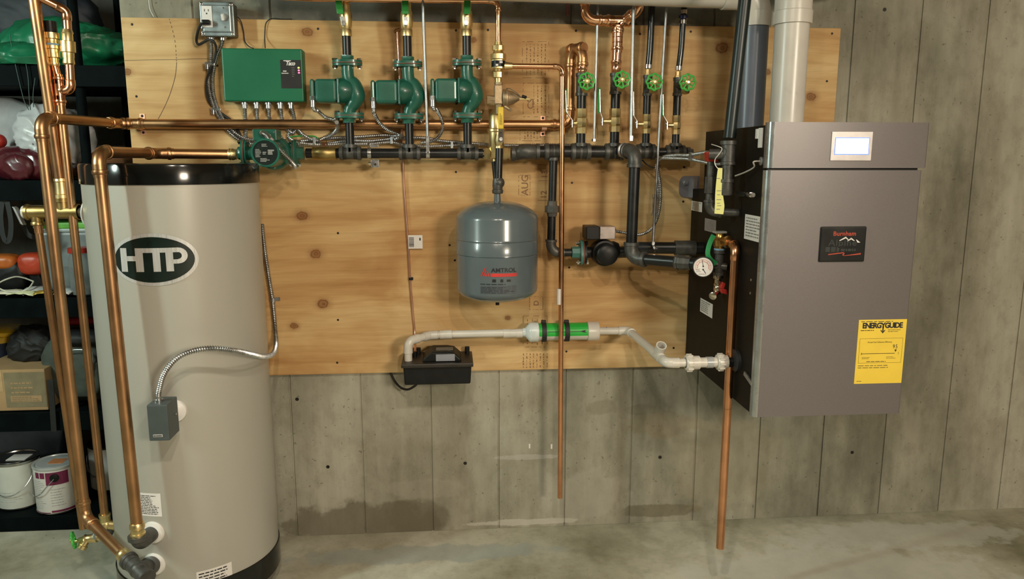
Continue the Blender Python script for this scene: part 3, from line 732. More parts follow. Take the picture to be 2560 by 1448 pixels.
def zone_pump(x, zt, zb, label, motor_x0, mz0, mz1):
    r = T('circulator_pump', label, 'pump', V((x, YH, zb)), 'zone pumps in a row')
    up = V((0, 0, 1)); sd = V((1, 0, 0))
    m = MB(); flange(m, (x, YH, zt+.001), up, .016, side=sd); B('top_flange', m, GREENP, r)
    m = MB(); flange(m, (x, YH, zb-.001), -up, .016, side=sd); B('bottom_flange', m, GREENP, r)
    zmid = (zt+zb)/2
    path = spline([V((x, YH, zt-.006)), V((x, YH, zt-.030)), V((x+.004, YH, zt-.052)), V((x+.018, YH, zt-.070)), V((x+.026, YH-.002, zmid-.018)), V((x+.020, YH, zb+.045)), V((x+.006, YH, zb+.026)), V((x, YH, zb+.004))], 6)
    rs = []
    for k in range(len(path)):
        t = k/(len(path)-1); rs.append(.0195+.0085*math.exp(-((t-.55)/.2)**2))
    m = MB().tube(path, rs, 18)
    m.lathe(V((x-.026, YH, zmid-.004)), (1, 0, 0), [(0, .041), (.008, .042), (.018, .040), (.036, .034), (.052, .022), (.058, .008)], 28)
    for zc, ax in ((zt-.001, -up), (zb+.001, up)):
        flange(m, (x, YH, zc), ax, .010, side=sd, R=.023)
    B('volute', m, GREENP, r)
    for zc, nm in ((zt, 'gasket'), (zb, 'gasket')):
        g = MB(); flange(g, (x, YH, zc-.0009), up, .0005, th=.0018, side=sd, R=.0265, reach=.0485); B(nm, g, GASKET, r)
        bolts(r, (x, YH, zc), up, sd, .040, .0175)
    # motor can with its terminal box
    zc = (mz0+mz1)/2; hh = (mz1-mz0)/2
    mm = MB().box(motor_x0+.014, x-.030, YH-hh, YH+hh*.9, mz0, mz1); mo = B('motor', mm, GREENP, r, bevel=.012, seg=4)
    B('terminal_cap', MB().box(motor_x0, motor_x0+.0135, YH-hh*.98, YH+hh*.88, mz0+.001, mz1-.001), GREENP, mo, bevel=.008, seg=3)
    fm = MB().box(x-.0315, x-.024, YH-hh*1.04, YH+hh, mz0-.003, mz1+.003); B('motor_flange', fm, GREENP, r, bevel=.006, seg=2)
    for sy in (-1, 1):
        for sz in (-1, 1): B('motor_screw', MB().hexn(V((x-.037, YH+sy*hh*.86, zc+sz*hh*.9)), V((x-.031, YH+sy*hh*.86, zc+sz*hh*.9)), .004), BLACK, r)
    cn = V((motor_x0+.007, YH-hh*.75, mz0+.008))
    B('cable_connector', MB().cyl(cn, cn+V((0, 0, -.022)), .0085).hexn(cn+V((0, -.001, .012)), cn+V((0, -.001, -.001)), .010), ZINC, r)
    return cn
CONN = []
for i, (tp, bt, mx, my0, my1, cl) in enumerate(((158, 289, 774, 196, 256, 'green circulator pump nearest the green control box'),
                                           (161, 291, 926, 199, 259, 'green circulator pump in the middle of the row of three'),
                                           (158, 289, 1076, 195, 255, 'green circulator pump nearest the brass fill valve'))):
    x = PUMPX[i]; pxm = (868, 1018, 1166)[i]
    zt = P(pxm, tp, YH).z; zb = P(pxm+4, bt, YH).z
    CONN.append(zone_pump(x, zt, zb, cl, P(mx, 225, YH-.04).x, P(mx+40, my1, YH-.04).z, P(mx+40, my0, YH-.04).z))
    nm = ('nearest the green control box', 'of the middle pump', 'nearest the brass fill valve')[i]
    tag(B('pipe_nipple', MB().cyl(V((x, YH, ZM+.02)), V((x, YH, zb-.012)), .0142), IRON), 'short black pipe below the pump '+nm, 'pipe', 'nipples below the pumps')
    zv0 = P(pxm, 91, YH).z; zv1 = P(pxm, 28, YH).z
    tag(B('pipe_nipple', MB().cyl(V((x, YH, zt+.012)), V((x, YH, zv0+.01)), .0142), IRON), 'short black pipe above the pump '+nm, 'pipe', 'nipples above the pumps')
    bv_ = T('ball_valve', 'brass ball valve with green lever above the pump '+nm, 'valve', V((x, YH, zv0)), 'ball valves above the pumps')
    B('body', MB().lathe(V((x, YH, zv0)), (0, 0, 1), [(0, .0180), (.020, .0180), (.022, .0165), (.030, .0195), (.060, .0215), (.074, .0195), (.080, .0165), (.12, .016)], 20), BRASS, bv_)
    sc_ = V((x-.002, YH-.022, P(pxm-6, 62, YH).z))
    B('stem_nut', MB().hexn(sc_+V((0, -.010, 0)), sc_+V((0, -.016, 0)), .0075).cyl(sc_, sc_+V((0, -.012, 0)), .006), ZINC, bv_)
    lean = (-.010, 0, .003)[i]
    B('lever', MB().obox(sc_+V((lean*.3, -.010, .006)), (V((.0065, 0, 0)), V((0, .0015, 0)), V((lean*.2, 0, .014)))), ZDULL, bv_, bevel=.001)
    zg0 = P(pxm-4, 40, YH).z; zg1 = P(pxm-4, 6 if i else 4, YH).z
    B('grip', MB().prism([sc_+V((lean-.0105, -.014, zg0-sc_.z)), sc_+V((lean+.0105, -.014, zg0-sc_.z)), sc_+V((lean*1.5+.0105, -.010, zg1-sc_.z)), sc_+V((lean*1.5-.0105, -.010, zg1-sc_.z))], (0, .005, 0)), GRIP, bv_, bevel=.0015)
    B('riser', MB().cyl(V((x, YH, zv0+.11)), V((x, YH, 2.38)), .0142), COPPER, bv_)

# round-faced pump in the left end of the header
rp = T('circulator_pump', 'green circulator pump facing forward with round black label at header left end', 'pump', V((hx(680), YH, ZM-.05)))
sdz = V((0, 0, 1))
xl, xr = hx(612), hx(738)
m = MB(); flange(m, (xl, YH, ZM), (-1, 0, 0), .014, side=sdz, R=.026, reach=.045); B('flange', m, GREENP, rp)
m = MB(); flange(m, (xr, YH, ZM), (1, 0, 0), .022, side=sdz, R=.026, reach=.045); B('flange', m, GREENP, rp)
for xx, dx_ in ((xl, 1), (xr, -1)):
    g = MB(); flange(g, (xx-.001, YH, ZM), (1, 0, 0), .0005, th=.002, side=sdz, R=.0265, reach=.0455); B('gasket', g, GASKET, rp)
    bolts(rp, (xx, YH, ZM), (1, 0, 0), sdz, .036, .022)
xc = hx(690)
m = MB()
for xx, ax in ((xl+.001, (1, 0, 0)), (xr-.001, (-1, 0, 0))): flange(m, (xx, YH, ZM), ax, .02, side=sdz, R=.024, reach=.043)
m.cyl(V((xl, YH, ZM)), V((xr, YH, ZM)), .022); m.lathe(V((xc, YH+.035, ZM)), (0, -1, 0), [(0, .035), (.02, .052), (.05, .056), (.07, .053), (.074, .05)], 32)
B('volute', m, GREENP, rp)
yf = -.235
m = MB().lathe(V((xc, YH-.035, ZM)), (0, -1, 0), [(0, .046), (.006, .046), (.10, .0415), (.106, .0415), (.107, .044), (.111, .0445), (.112, .0435), (.112, .038), (.109, .0375), (.109, .001)], 40)
B('motor', m, GREENP, rp)
yl = YH-.035-.109
lbm = MB().lathe(V((xc, yl-.0004, ZM)), (0, -1, 0), [(0, .0372), (.0004, .0372)], 36)
fl = B('face_label', lbm, mk('label_black_green', (.008, .016, .014), .35), rp)
f_ = flat((xc, yl-.001, ZM), (1, 0, 0), (0, 0, 1), .0003)
pm = MB(); lines(pm, f_, -.010, .012, .018, .028, 3, .5, 3); lines(pm, f_, -.030, -.012, -.014, .012, 6, .5, 4); lines(pm, f_, .008, .030, -.006, .010, 3, .8, 5); lines(pm, f_, -.016, .012, -.028, -.016, 3, .6, 8); lines(pm, f_, -.008, .006, -.006, .004, 2, .6, 9)
B('label_print', pm, mk('dim_label_print', (.36, .36, .34), .5), fl)
bz = V((hx(668), -.150, P(662, 337, -.18).z))
tbx = B('terminal_box', MB().box(P(632, 337, -.18).x, P(692, 337, -.18).x, -.185, -.115, P(662, 352, -.18).z, P(662, 323, -.18).z), GREENP, rp, bevel=.003)
B('box_screw', MB().cyl((P(690, 340, -.18).x-.004, -.188, P(690, 330, -.18).z), (P(690, 340, -.18).x-.004, -.184, P(690, 330, -.18).z), .003, n=10), ZINC, rp)
c0 = P(657, 333, -.20); c1 = P(677, 352, -.225); WHIP = c1.copy()
B('cable_connector', MB().tube(spline([c0+V((0, .012, .001)), c0, (c0+c1)/2+V((.002, 0, .004)), c1], 5), .0095, 12).hexn(c1-V((.003, 0, -.003)), c1+V((.004, 0, -.004)), .0115), ZINC, rp)

# ---------------------------------------------------------------- fill column: backflow, regulator, air separator
YC = -.112
def cz(py, px=1245): return P(px, py, YC).z
XC = P(1246, 160, YC).x
tp = T('copper_fill_pipe', 'thin copper water line along the top dropping to the brass backflow valve', 'pipe', V((XC, YC, cz(115))))
run('', '', '', [V((XC, YC, cz(108))), V((XC, YC, P(1245, 2, YC).z)), V((P(780, -3, YC).x, YC-.004, P(780, -3, YC).z)), V((P(500, -8, YC).x, YC-.006, P(500, -8, YC).z+.01))], .0092, COPPER_NEW, 'sweat', COPPER_NEW, root=tp)
bf = T('backflow_preventer', 'brass backflow preventer with black band at top of fill line', 'valve', V((XC, YC, cz(205))))
zb_ = cz(206)
B('body', MB().lathe(V((XC, YC, zb_)), (0, 0, 1), [(0, .0115), (cz(196)-zb_, .0125), (cz(194)-zb_, .0185), (cz(181)-zb_, .0185), (cz(178)-zb_, .0145), (cz(174)-zb_, .0155), (cz(172)-zb_, .0225), (cz(150)-zb_, .0225), (cz(148)-zb_, .0262), (cz(136)-zb_, .0262), (cz(133)-zb_, .0185), (cz(127)-zb_, .0155), (cz(126)-zb_, .0205), (cz(115)-zb_, .0205), (cz(113)-zb_, .0135), (cz(104)-zb_, .0115)], 12), BRASS, bf, ang=30)
lbn = B('band', MB().lathe(V((XC, YC, cz(168))), (0, 0, 1), [(0, .0232), (cz(153)-cz(168), .0232)], 24), BLACK, bf)
B('band_print', MB().box(XC+.002, XC+.012, YC-.0244, YC-.0234, cz(160), cz(155)).box(XC-.010, XC-.002, YC-.0244, YC-.0234, cz(167), cz(162)), PAPER, lbn)
zs = cz(165); xb0 = P(1280, 165, YC).x
B('side_port', MB().lathe(V((XC+.015, YC, zs)), (1, 0, 0), [(0, .0135), (.014, .0135), (xb0-XC-.022, .0115), (xb0-XC-.014, .0115)], 12), BRASS, bf)
rd = P(1403, 400, YC); 
dp = T('copper_drain_pipe', 'thin copper pipe hanging down the middle of the plywood, open ended', 'pipe', P(1400, 1245, YC))
run('', '', '', [V((xb0-.012, YC, zs)), V((rd.x+.0005, YC, zs)), P(1400, 1245, YC)], .0090, COPPER, 'sweat', COPPER_NEW, root=dp)
B('price_tag', MB().lathe(P(1398, 761, YC), (0, 0, 1), [(0, .0094), (.055, .0094)], 16), PAPER, dp)
# pressure regulator
rg = T('pressure_regulator', 'bronze bell shaped pressure regulator pointing right on the fill line', 'valve', V((XC, YC, cz(270))))
B('body', MB().box(XC-.014, XC+.013, YC-.016, YC+.016, cz(262), cz(212)), BRONZE, rg, bevel=.004)
B('neck', MB().lathe(V((XC, YC, cz(216))), (0, 0, 1), [(0, .0135), (cz(206)-cz(216), .0135)], 8).lathe(V((XC, YC, cz(285))), (0, 0, 1), [(0, .0115), (cz(268)-cz(285), .0115), (cz(258)-cz(285), .015)], 8), BRONZE, rg)
B('side_plug', MB().lathe(V((XC-.012, YC, cz(251))), (-1, 0, 0), [(0, .0155), (.012, .0155), (.026, .0175)], 8), BRONZE, rg)
zr = cz(245); xr0 = XC+.013
B('bell', MB().lathe(V((xr0, YC, zr)), (1, 0, 0), [(0, .026), (.006, .0285), (.0065, .0265), (.010, .0265), (.0105, .0285), (.017, .0285), (.019, .0255), (.036, .0205), (.052, .010), (.056, .008)], 28), BRONZE, rg)
B('stem', MB().cyl(V((xr0+.055, YC, zr-.003)), V((xr0+.090, YC, zr-.003)), .0035, n=10), BRASS, rg)
B('wire_bracket', MB().tube([V((xr0+.012, YC-.012, zr+.029)), V((xr0+.022, YC-.018, zr+.029)), V((xr0+.045, YC-.014, zr+.016)), V((xr0+.062, YC-.008, zr+.001))], .0022, 6), CHROME, rg)
B('strainer_screw', MB().cyl(V((xr0+.006, YC-.006, zr-.027)), V((xr0+.022, YC-.006, zr-.036)), .0055).hexn(V((xr0+.022, YC-.006, zr-.036)), V((xr0+.030, YC-.006, zr-.040)), .007), BRONZE, rg)
B('vent', MB().cyl(V((xr0+.066, YC-.002, zr+.006)), V((xr0+.078, YC-.008, zr+.002)), .005, n=10), STEEL, rg)
# air separator
YS = -.092; XS = P(1241, 360, YS).x
def sz(py): return P(1241, py, YS).z
asp = T('air_separator', 'polished brass air separator cylinder at the middle of the header', 'air separator', V((XS, YS, sz(395))))
B('body', MB().lathe(V((XS, YS, sz(396))), (0, 0, 1), [(0, .024), (.002, .0255), (sz(331)-sz(396), .0265), (sz(329)-sz(396), .0305), (sz(323)-sz(396), .0305), (sz(321)-sz(396), .0255), (sz(290)-sz(396), .0255), (sz(286)-sz(396), .022), (sz(272)-sz(396), .010)], 28), BRASS, asp)
for sg in (-1, 1):
    B('union_nut', MB().lathe(V((XS+sg*.022, YS, ZM)), (sg, 0, 0), [(0, .020), (.016, .0195), (.017, .0165), (.024, .0165)], 6, True), BRASS, asp, ang=30)
B('bottom_plug', MB().cyl(V((XS-.004, YS, sz(395))), V((XS-.004, YS, sz(408))), .010), BRASS, asp)
# expansion tank line with the yellow lever valve
YE = -.150; XE = P(1243, 625, YE).x
def ez(py): return P(1246, py, YE).z
yv = T('ball_valve', 'ball valve with yellow lever in front of the brass air separator', 'valve', V((XE+.006, YE+.01, ez(372))))
B('body', MB().lathe(V((XE+.008, YE+.014, ez(374))), (0, 0, 1), [(0, .014), (.012, .014), (.014, .0125), (.03, .016), (.045, .0125), (.05, .012)], 8), BRASS, yv)
lv = P(1252, 341, YE-.012)
B('lever', MB().box(lv.x-.0085, lv.x+.0085, YE-.014, YE-.012, P(1252, 356, YE).z, P(1252, 322, YE).z), CHROME, yv, bevel=.0005)
B('stem_nut', MB().hexn(V((lv.x, YE-.014, P(1252, 348, YE).z)), V((lv.x, YE-.020, P(1252, 348, YE).z)), .0065).cyl(V((lv.x, YE+.01, P(1252, 348, YE).z)), V((lv.x, YE-.014, P(1252, 348, YE).z)), .004), ZINC, yv)
B('bracket_slot', MB().box(lv.x-.004, lv.x+.004, YE-.0145, YE-.0138, P(1252, 334, YE).z, P(1252, 330, YE).z), STEEL, yv)
gz0, gz1 = P(1252, 323, YE).z, P(1252, 268, YE).z
gp = B('grip', MB().box(lv.x-.0092, lv.x+.0092, YE-.019, YE-.012, gz0, gz1), YGRIP, yv, bevel=.004, seg=3)
B('grip_lettering', lines(MB(), flat((lv.x, YE-.0192, (gz0+gz1)/2), (0, 0, 1), (-1, 0, 0)), -.022, .024, -.0045, .0045, 2, .6, 11), mk('dull_yellow_ink', (.38, .25, .02), .6), gp)
xt = T('expansion_line', 'black iron nipple and coupling dropping from separator to grey expansion tank', 'pipe', V((XE, YE, ez(485))))
B('nipple', MB().cyl(V((XE+.008, YE+.006, ez(371))), V((XE+.005, YE, ez(448))), .0122), IRON, xt)
B('back_nipple', MB().cyl(V((XE-.006, -.112, ez(406))), V((XE-.002, -.135, ez(448))), .0100), IRON, xt)
B('coupling', MB().lathe(V((XE+.002, YE, ez(484))), (0, 0, 1), [(0, .0165), (.004, .0185), (.012, .0185), (.014, .016), (.026, .0175), (.042, .0165), (.05, .0145)], 20).ball(V((XE+.006, YE, ez(457))), .0195), CAST, xt)
et = T('expansion_tank', 'round grey blue expansion tank hanging at the middle of the plywood', 'expansion tank', V((XE, YE, ez(762))))
zb0 = ez(748); Hh = ez(503)-zb0; RE = .1365
prof = []
for k in range(9): t = k/8*PI/2; prof.append((.040*(1-math.cos(t)), RE*(.30+.70*math.sin(t)) if k else RE*.25))
z1, z2 = ez(632)-zb0, ez(597)-zb0
prof += [(z1-.004, RE), (z1-.0015, RE-.0022), (z1+.0015, RE+.0014), (z1+.005, RE+.0008), (z2-.004, RE+.0008), (z2-.001, RE-.0012), (z2+.002, RE+.0014), (z2+.006, RE), (Hh-.056, RE)]
for k in range(1, 9): t = k/8*PI/2; prof.append((Hh-.056+.056*math.sin(t)**1.15, RE*(.10+.90*math.cos(t))))
B('shell', MB().lathe(V((XE, YE, zb0)), (0, 0, 1), prof, 72), EXPG, et)
B('neck', MB().lathe(V((XE+.001, YE, ez(506))), (0, 0, 1), [(0, .018), (.004, .012), (ez(482)-ez(506), .0105)], 20), EXPG, et)
B('air_valve_cap', MB().cyl(V((XE, YE-.004, ez(762))), V((XE, YE-.004, ez(747))), .0065, n=12), BLACK, et)
def ef(u, v, lift=.0012):
    a = u/RE; return V((XE+(RE+lift)*math.sin(a), YE-(RE+lift)*math.cos(a), v))
zA = ez(662); uo = .0
AM = mk('tank_black_print', (.012, .013, .016), .5); RD = mk('tank_red_print', (.55, .035, .03), .5)
def offu(px): return math.asin(max(-1, min(1, (P(px, 665, YE-.12).x-XE)/RE)))*RE
# the lettering sits right of centre as in the photo
uL, uR = offu(1226), offu(1291)
text('maker_lettering', 'AMTROL', .0195, lambda u, v: ef((uL+uR)/2+u, zA+v), AM, et, .0003, 1.0, (uR-uL)/.081)
m = MB(); rect(m, lambda u, v: ef(u, v), uL, uR, ez(677), ez(669), 10); B('red_bar', m, RD, et)
m = MB(); ua = offu(1201); ub = offu(1224); zz0, zz1 = ez(676), ez(654)
for (p0, p1, p2, p3) in (((0, 0), (.14, 0), (.66, .95), (.52, .95)), ((.25, 0), (.42, 0), (.66, .55), (.58, .62)), ((.45, .0), (.72, .0), (.62, .35), (.55, .2)), ((.7, .55), (.8, .5), (1.0, .0), (.86, .0))):
    g = lambda q: ef(ua+(ub-ua)*q[0], zz0+(zz1-zz0)*q[1]); m.quad(g(p0), g(p1), g(p2), g(p3))
B('emblem', m, RD, et)
m = MB(); rect(m, ef, offu(1230), offu(1239), ez(690), ez(683)); rect(m, ef, offu(1250), offu(1257), ez(690), ez(683)); rect(m, ef, offu(1266), offu(1276), ez(689), ez(684))
lines(m, lambda u, v: ef(u, v), ua, offu(1290), ez(698), ez(692), 1, .3, 3)
B('small_print', m, AM, et)
m = MB(); rect(m, ef, ua, offu(1290), ez(718), ez(699), 8)
pl_ = B('print_panel', m, mk('tank_print_panel', (.075, .09, .105), .5), et)
B('panel_print', lines(MB(), lambda u, v: ef(u, v, .0018), ua+.002, offu(1289), ez(717), ez(701), 5, .35, 3), AM, pl_)

# ---------------------------------------------------------------- right header and the four valve columns
ZR = 1.4205
XH0 = hx(1278)
hr = T('iron_return_header', 'black iron header right of the brass separator carrying four valve columns', 'pipe', V((hx(1500), YH, ZR)))
B('nipple', MB().cyl(V((XH0, YH, ZM)), V((hx(1300), YH, ZM+.002)), .0185), IRON, hr)
m = MB().tube([V((hx(1292), YH, ZM)), V((hx(1306), YH-.010, ZR)), V((hx(1322), YH-.010, ZR)), V((hx(1340), YH, ZR))], [.023, .0265, .0265, .023], 20)
collar(m, V((hx(1293), YH, ZM)), (-1, 0, 0), .0195, 'iron'); collar(m, V((hx(1333), YH, ZR)), (1, 0, 0), .0195, 'iron')
B('elbow', m, CAST, hr)
B('pipe', MB().cyl(V((hx(1338), YH, ZR)), V((hx(1640), YH, ZR)), .0205), IRON, hr)
B('pipe', MB().cyl(V((hx(1636), YH, ZR)), V((hx(1720), YH, ZR)), .0150), IRON, hr)
XCOL = (P(1453, 270, YH).x, P(1538, 270, YH).x, P(1617, 270, YH).x, P(1692, 270, YH).x)
XD = P(1383, 450, YH).x
for x_, r_ in ((XCOL[0], .0185), (XCOL[1], .0185)): tee(hr, V((x_, YH, ZR)), (1, 0, 0), (0, 0, 1), .034, .030, .0205, CAST, rb=.0165)
tee(hr, V((XCOL[2], YH, ZR)), (1, 0, 0), (0, 0, 1), .034, .030, .0190, CAST, rb=.0150)
tee(hr, V((XCOL[3], YH, ZR)), (1, 0, 0), (0, 0, 1), .034, .030, .0170, CAST, rb=.0150)
B('end_plug', MB().lathe(V((XCOL[3]+.04, YH, ZR)), (1, 0, 0), [(0, .017), (.012, .017), (.013, .011), (.022, .011)], 8), CAST, hr)
tee(hr, V((XD, YH, ZR)), (1, 0, 0), (0, 0, -1), .032, .030, .0205, CAST, rb=.0155)
for xx in (1470, 1515): B('hanger_ring', MB().lathe(V((hx(xx), YH, ZR)), (1, 0, 0), [(0, .0225), (.006, .0225)], 20), IRON, hr)

colname = ('first valve column beside copper U bend', 'second valve column under the copper tee', 'third valve column under a black tube', 'last valve column nearest the boiler')
STG = (  # tee top, tee bottom, valve top, valve bottom (pixel rows); wheel; lever stem; grip
 dict(px=1453, t=(183, 240), v=(272, 334), w=(1467, 203), s=(1430, 308), g=(1414, 222, 283), big=True),
 dict(px=1537, t=(183, 236), v=(272, 330), w=(1555, 199), s=(1505, 303), g=(1499, 219, 283), big=True),
 dict(px=1617, t=(188, 240), v=(286, 334), w=(1636, 205), s=(1591, 310), g=(1583, 225, 292), big=False),
 dict(px=1693, t=(194, 240), v=(289, 336), w=(1719, 206), s=(1667, 313), g=(1657, 232, 291), big=False))
for i, q in enumerate(STG):
    x = XCOL[i]; zf = lambda py: P(q['px'], py, YH).z; rp_ = .0158 if q['big'] else .0128; rb = .0205 if q['big'] else .0158
    it = T('iron_tee', 'black iron tee with handwheel drain in the '+colname[i], 'fitting', V((x, YH, zf(q['t'][1]))), 'tees of the valve columns')
    zt0, zt1 = zf(q['t'][1]), zf(q['t'][0]); zm_ = (zt0+zt1)/2+.004
    m = MB().lathe(V((x, YH, zt0)), (0, 0, 1), [(0, rb), (.010, rb), (.011, rb*.9), (zt1-zt0-.011, rb*.9), (zt1-zt0-.010, rb), (zt1-zt0, rb)], 20); m.cyl(V((x, YH, zm_)), V((x+.012, YH-.034, zm_)), rb*.9)
    B('body', m, CAST, it)
    tag(B('pipe_nipple', MB().cyl(V((x, YH, zf(q['v'][0])-.008)), V((x, YH, zt0+.004)), rp_), IRON), 'black nipple under the tee of the '+colname[i], 'pipe', 'middle nipples of the valve columns')
    tag(B('pipe_nipple', MB().cyl(V((x, YH, ZR+.030)), V((x, YH, zf(q['v'][1])+.006)), rp_), IRON), 'black nipple under the ball valve of the '+colname[i], 'pipe', 'bottom nipples of the valve columns')
    # boiler drain with handwheel
    dvv = T('drain_valve', 'small brass drain with green handwheel on the '+colname[i], 'valve', V((x+.02, YH-.06, zm_-.03)), 'handwheel drains')
    wc = P(q['w'][0], q['w'][1], YH-.085); s_ = V((x+.010, YH-.028, zm_)); ax = (V((wc.x, YH-.085, wc.z))-s_).normalized()
    B('body', MB().lathe(s_, ax, [(0, .0125), (.012, .0125), (.016, .010), (.028, .0095), (.03, .0125), (.038, .0115), (.042, .005), (.062, .0045)], 14), BRASS, dvv)
    sp_ = s_+ax*.030
    B('spout', MB().lathe(sp_, (-.1, -.45, -.8), [(0, .009), (.022, .010), (.024, .0135), (.034, .0135), (.035, .011)], 14), BRASS, dvv)
    wheel(dvv, V((wc.x, YH-.085, wc.z)), V((ax.x*.6, -1, ax.z*.3)), .0245)
    # ball valve with side lever
    bv_ = T('ball_valve', 'brass ball valve with green side lever in the '+colname[i], 'valve', V((x, YH, zf(q['v'][1]))), 'side lever ball valves')
    z0_, z1_ = zf(q['v'][1]), zf(q['v'][0]); H_ = z1_-z0_; k_ = .0195 if q['big'] else .0155
    B('body', MB().lathe(V((x, YH, z0_)), (0, 0, 1), [(0, k_), (H_*.24, k_), (H_*.27, k_*.92), (H_*.33, k_*1.07), (H_*.50, k_*1.13), (H_*.62, k_*1.07), (H_*.66, k_*.95), (H_*.70, k_), (H_, k_)], 8), BRASS, bv_, ang=25)
    sp_ = P(q['s'][0], q['s'][1], YH-.006); sp_ = V((sp_.x, YH-.004, sp_.z))
    B('stem', MB().lathe(V((x-k_*.8, YH-.004, sp_.z)), (-1, 0, 0), [(0, .008), (max(.004, x-k_*.8-sp_.x-.006), .0075), (max(.005, x-k_*.8-sp_.x-.005), .004), (max(.006, x-k_*.8-sp_.x), .004)], 12), BRASS, bv_)
    B('stem_nut', MB().hexn(sp_+V((-.004, 0, 0)), sp_+V((.003, 0, 0)), .0068), ZINC, bv_)
    gx = P(q['g'][0], q['g'][1], YH-.01).x; gz1_ = P(q['g'][0], q['g'][1], YH-.01).z; gz0_ = P(q['g'][0], q['g'][2], YH-.01).z
    lev = [sp_+V((.0, 0, -.014)), sp_+V((0, 0, .010)), V((gx+.003, YH-.006, gz0_+.004)), V((gx, YH-.006, gz1_-.006))]
    m = MB()
    for a, b in zip(lev, lev[1:]):
        d_ = (b-a); m.obox((a+b)/2, (d_/2, V((0, .0085, 0)), V((.0012, 0, 0)) if abs(d_.z) > abs(d_.x) else V((0, 0, .0012))))
    B('lever', m, ZINC, bv_)
    B('grip', MB().tube([V((gx+.002, YH-.006, gz0_)), V((gx, YH-.006, (gz0_+gz1_)/2)), V((gx, YH-.006, gz1_))], [.0052, .0052, .0042], 8), GRIP, bv_)
# adapters and what rises from each column
for i, (py0, py1) in enumerate(((186, 176), (186, 160))):
    x = XCOL[i]; z0_ = P(1453 if i == 0 else 1540, py0, YH).z; z1_ = P(1453 if i == 0 else 1540, py1, YH).z
    tag(B('copper_adapter', MB().lathe(V((x, YH, z0_-.006)), (0, 0, 1), [(0, .0178), (.012, .0178), (.014, .0165), (z1_-z0_+.006, .0168), (z1_-z0_+.010, .019), (z1_-z0_+.016, .0185), (z1_-z0_+.018, .016)], 20), COPPER_NEW),
        'bright copper adapter atop the '+colname[i], 'fitting', 'adapters on the valve columns')
x2 = XCOL[1]; zt2 = P(1545, 52, YH).z
up = T('copper_loop', 'bright copper pipework with tee at top right of the plywood', 'pipe', V((x2, YH, P(1540, 165, YH).z)))
B('pipe', MB().cyl(V((x2, YH, P(1540, 178, YH).z)), V((x2+.003, YH, zt2)), .0158), COPPER_NEW, up)
sleeve(up, 'coupling', V((x2+.002, YH, P(1545, 108, YH).z)), V((x2+.002, YH, P(1545, 92, YH).z)), .0158, COPPER_NEW)
xl_ = P(1462, 50, YH).x
tee(up, V((x2+.003, YH, zt2)), (1, 0, 0), (0, 0, -1), .036, .030, .0158, COPPER_NEW, 'press')
run('', '', '', [V((x2, YH, zt2)), V((xl_, YH, zt2)), V((xl_, YH, zt2+.045)), V((xl_-.006, YH, zt2+.30))], .0150, COPPER_NEW, 'press', COPPER_NEW, root=up)
run('', '', '', [V((x2+.02, YH, zt2)), V((P(1563, 46, YH-.01).x, YH, zt2+.004)), P(1598, 25, YH-.05), P(1612, -10, YH-.05)+V((0, 0, .10))], .0150, COPPER_NEW, 'press', COPPER_NEW, root=up)
PEX = mk('black_tubing', (.006, .012, .016), .18, 0, .2, 12, coat=.3)
for i, (pts, ring) in enumerate((([(1623, 172), (1625, 120), (1628, 60), (1630, 0)], None), ([(1699, 176), (1703, 120), (1707, 60), (1712, 0)], 42))):
    x = XCOL[2+i]
    pp = [P(a, b, YH) for a, b in pts]; pp.append(pp[-1]+(pp[-1]-pp[-2])*3.5); pp[0] = V((x+.001, YH, pp[0].z))
    r_ = T('black_tube', ('thick black tube rising to the ceiling above the third valve column', 'black tube with blue ring rising above the valve column nearest the boiler')[i], 'tube', pp[0])
    rt = .0112 if i == 0 else .0100
    B('tube', MB().tube(spline(pp, 5), rt, 16), PEX, r_)
    B('crimp_ring', MB().cyl(pp[0]+V((0, 0, .001)), pp[0]+V((.0005, 0, .013)), rt*1.22), CHROME, r_)
    B('adapter', MB().lathe(V((x, YH, P(1620, 192 if i == 0 else 197, YH).z)), (0, 0, 1), [(0, .0135), (.010, .0135), (.011, .0105), (.024, .010)], 8), BRASS, r_)
    if ring:
        for py, mt, k_ in ((55, CHROME, 1.2), (30, CHROME, 1.2), (43, mk('dark_blue_ring', (.01, .012, .07), .4), 1.5)):
            c = P(1708.5 if py == 43 else (1709.5 if py == 30 else 1707.5), py, YH); B('coupling_ring', MB().cyl(c-V((0, 0, .006 if py != 43 else .005)), c+V((0, 0, .006 if py != 43 else .005)), rt*k_), mt, r_)
# ---------------------------------------------------------------- hanger rods
def rod(label, a, b, Ya, Yb, r=.0048, up_=.4):
    p0 = P(*a, Ya); p1 = P(*b, Yb); o = T('threaded_rod', label, 'rod', p1, 'hanger rods')
    B('rod', MB().cyl(p0+(p0-p1).normalized()*up_, p1, r, n=10), ZDULL, o); return o, p0, p1
o, p0, p1 = rod('galvanised rod between the middle and right green pumps', (1057, 0), (1069, 350), YH-.028, YH-.024)
c = V((p1.x, YH, ZM)); B('clevis', MB().lathe(c-V((.006, 0, 0)), (1, 0, 0), [(0, RI+.001), (0, RI+.004), (.012, RI+.004), (.012, RI+.001)], 24, False).box(c.x-.005, c.x+.005, YH-.030, YH-.018, ZM+.004, p1.z+.012), ZINC, o)
B('nut', MB().hexn(p1+V((0, 0, -.004)), p1+V((0, 0, .005)), .008), ZINC, o)
o, p0, p1 = rod('galvanised rod between the first two valve columns', (1495, 0), (1485, 352), YH, YH)
B('nut', MB().hexn(p1+V((0, 0, -.002)), p1+V((0, 0, .006)), .008), ZINC, o)
o, p0, p1 = rod('galvanised rod just left of the third valve column', (1584, 0), (1577, 343), YH-.07, YH-.10, .0056)
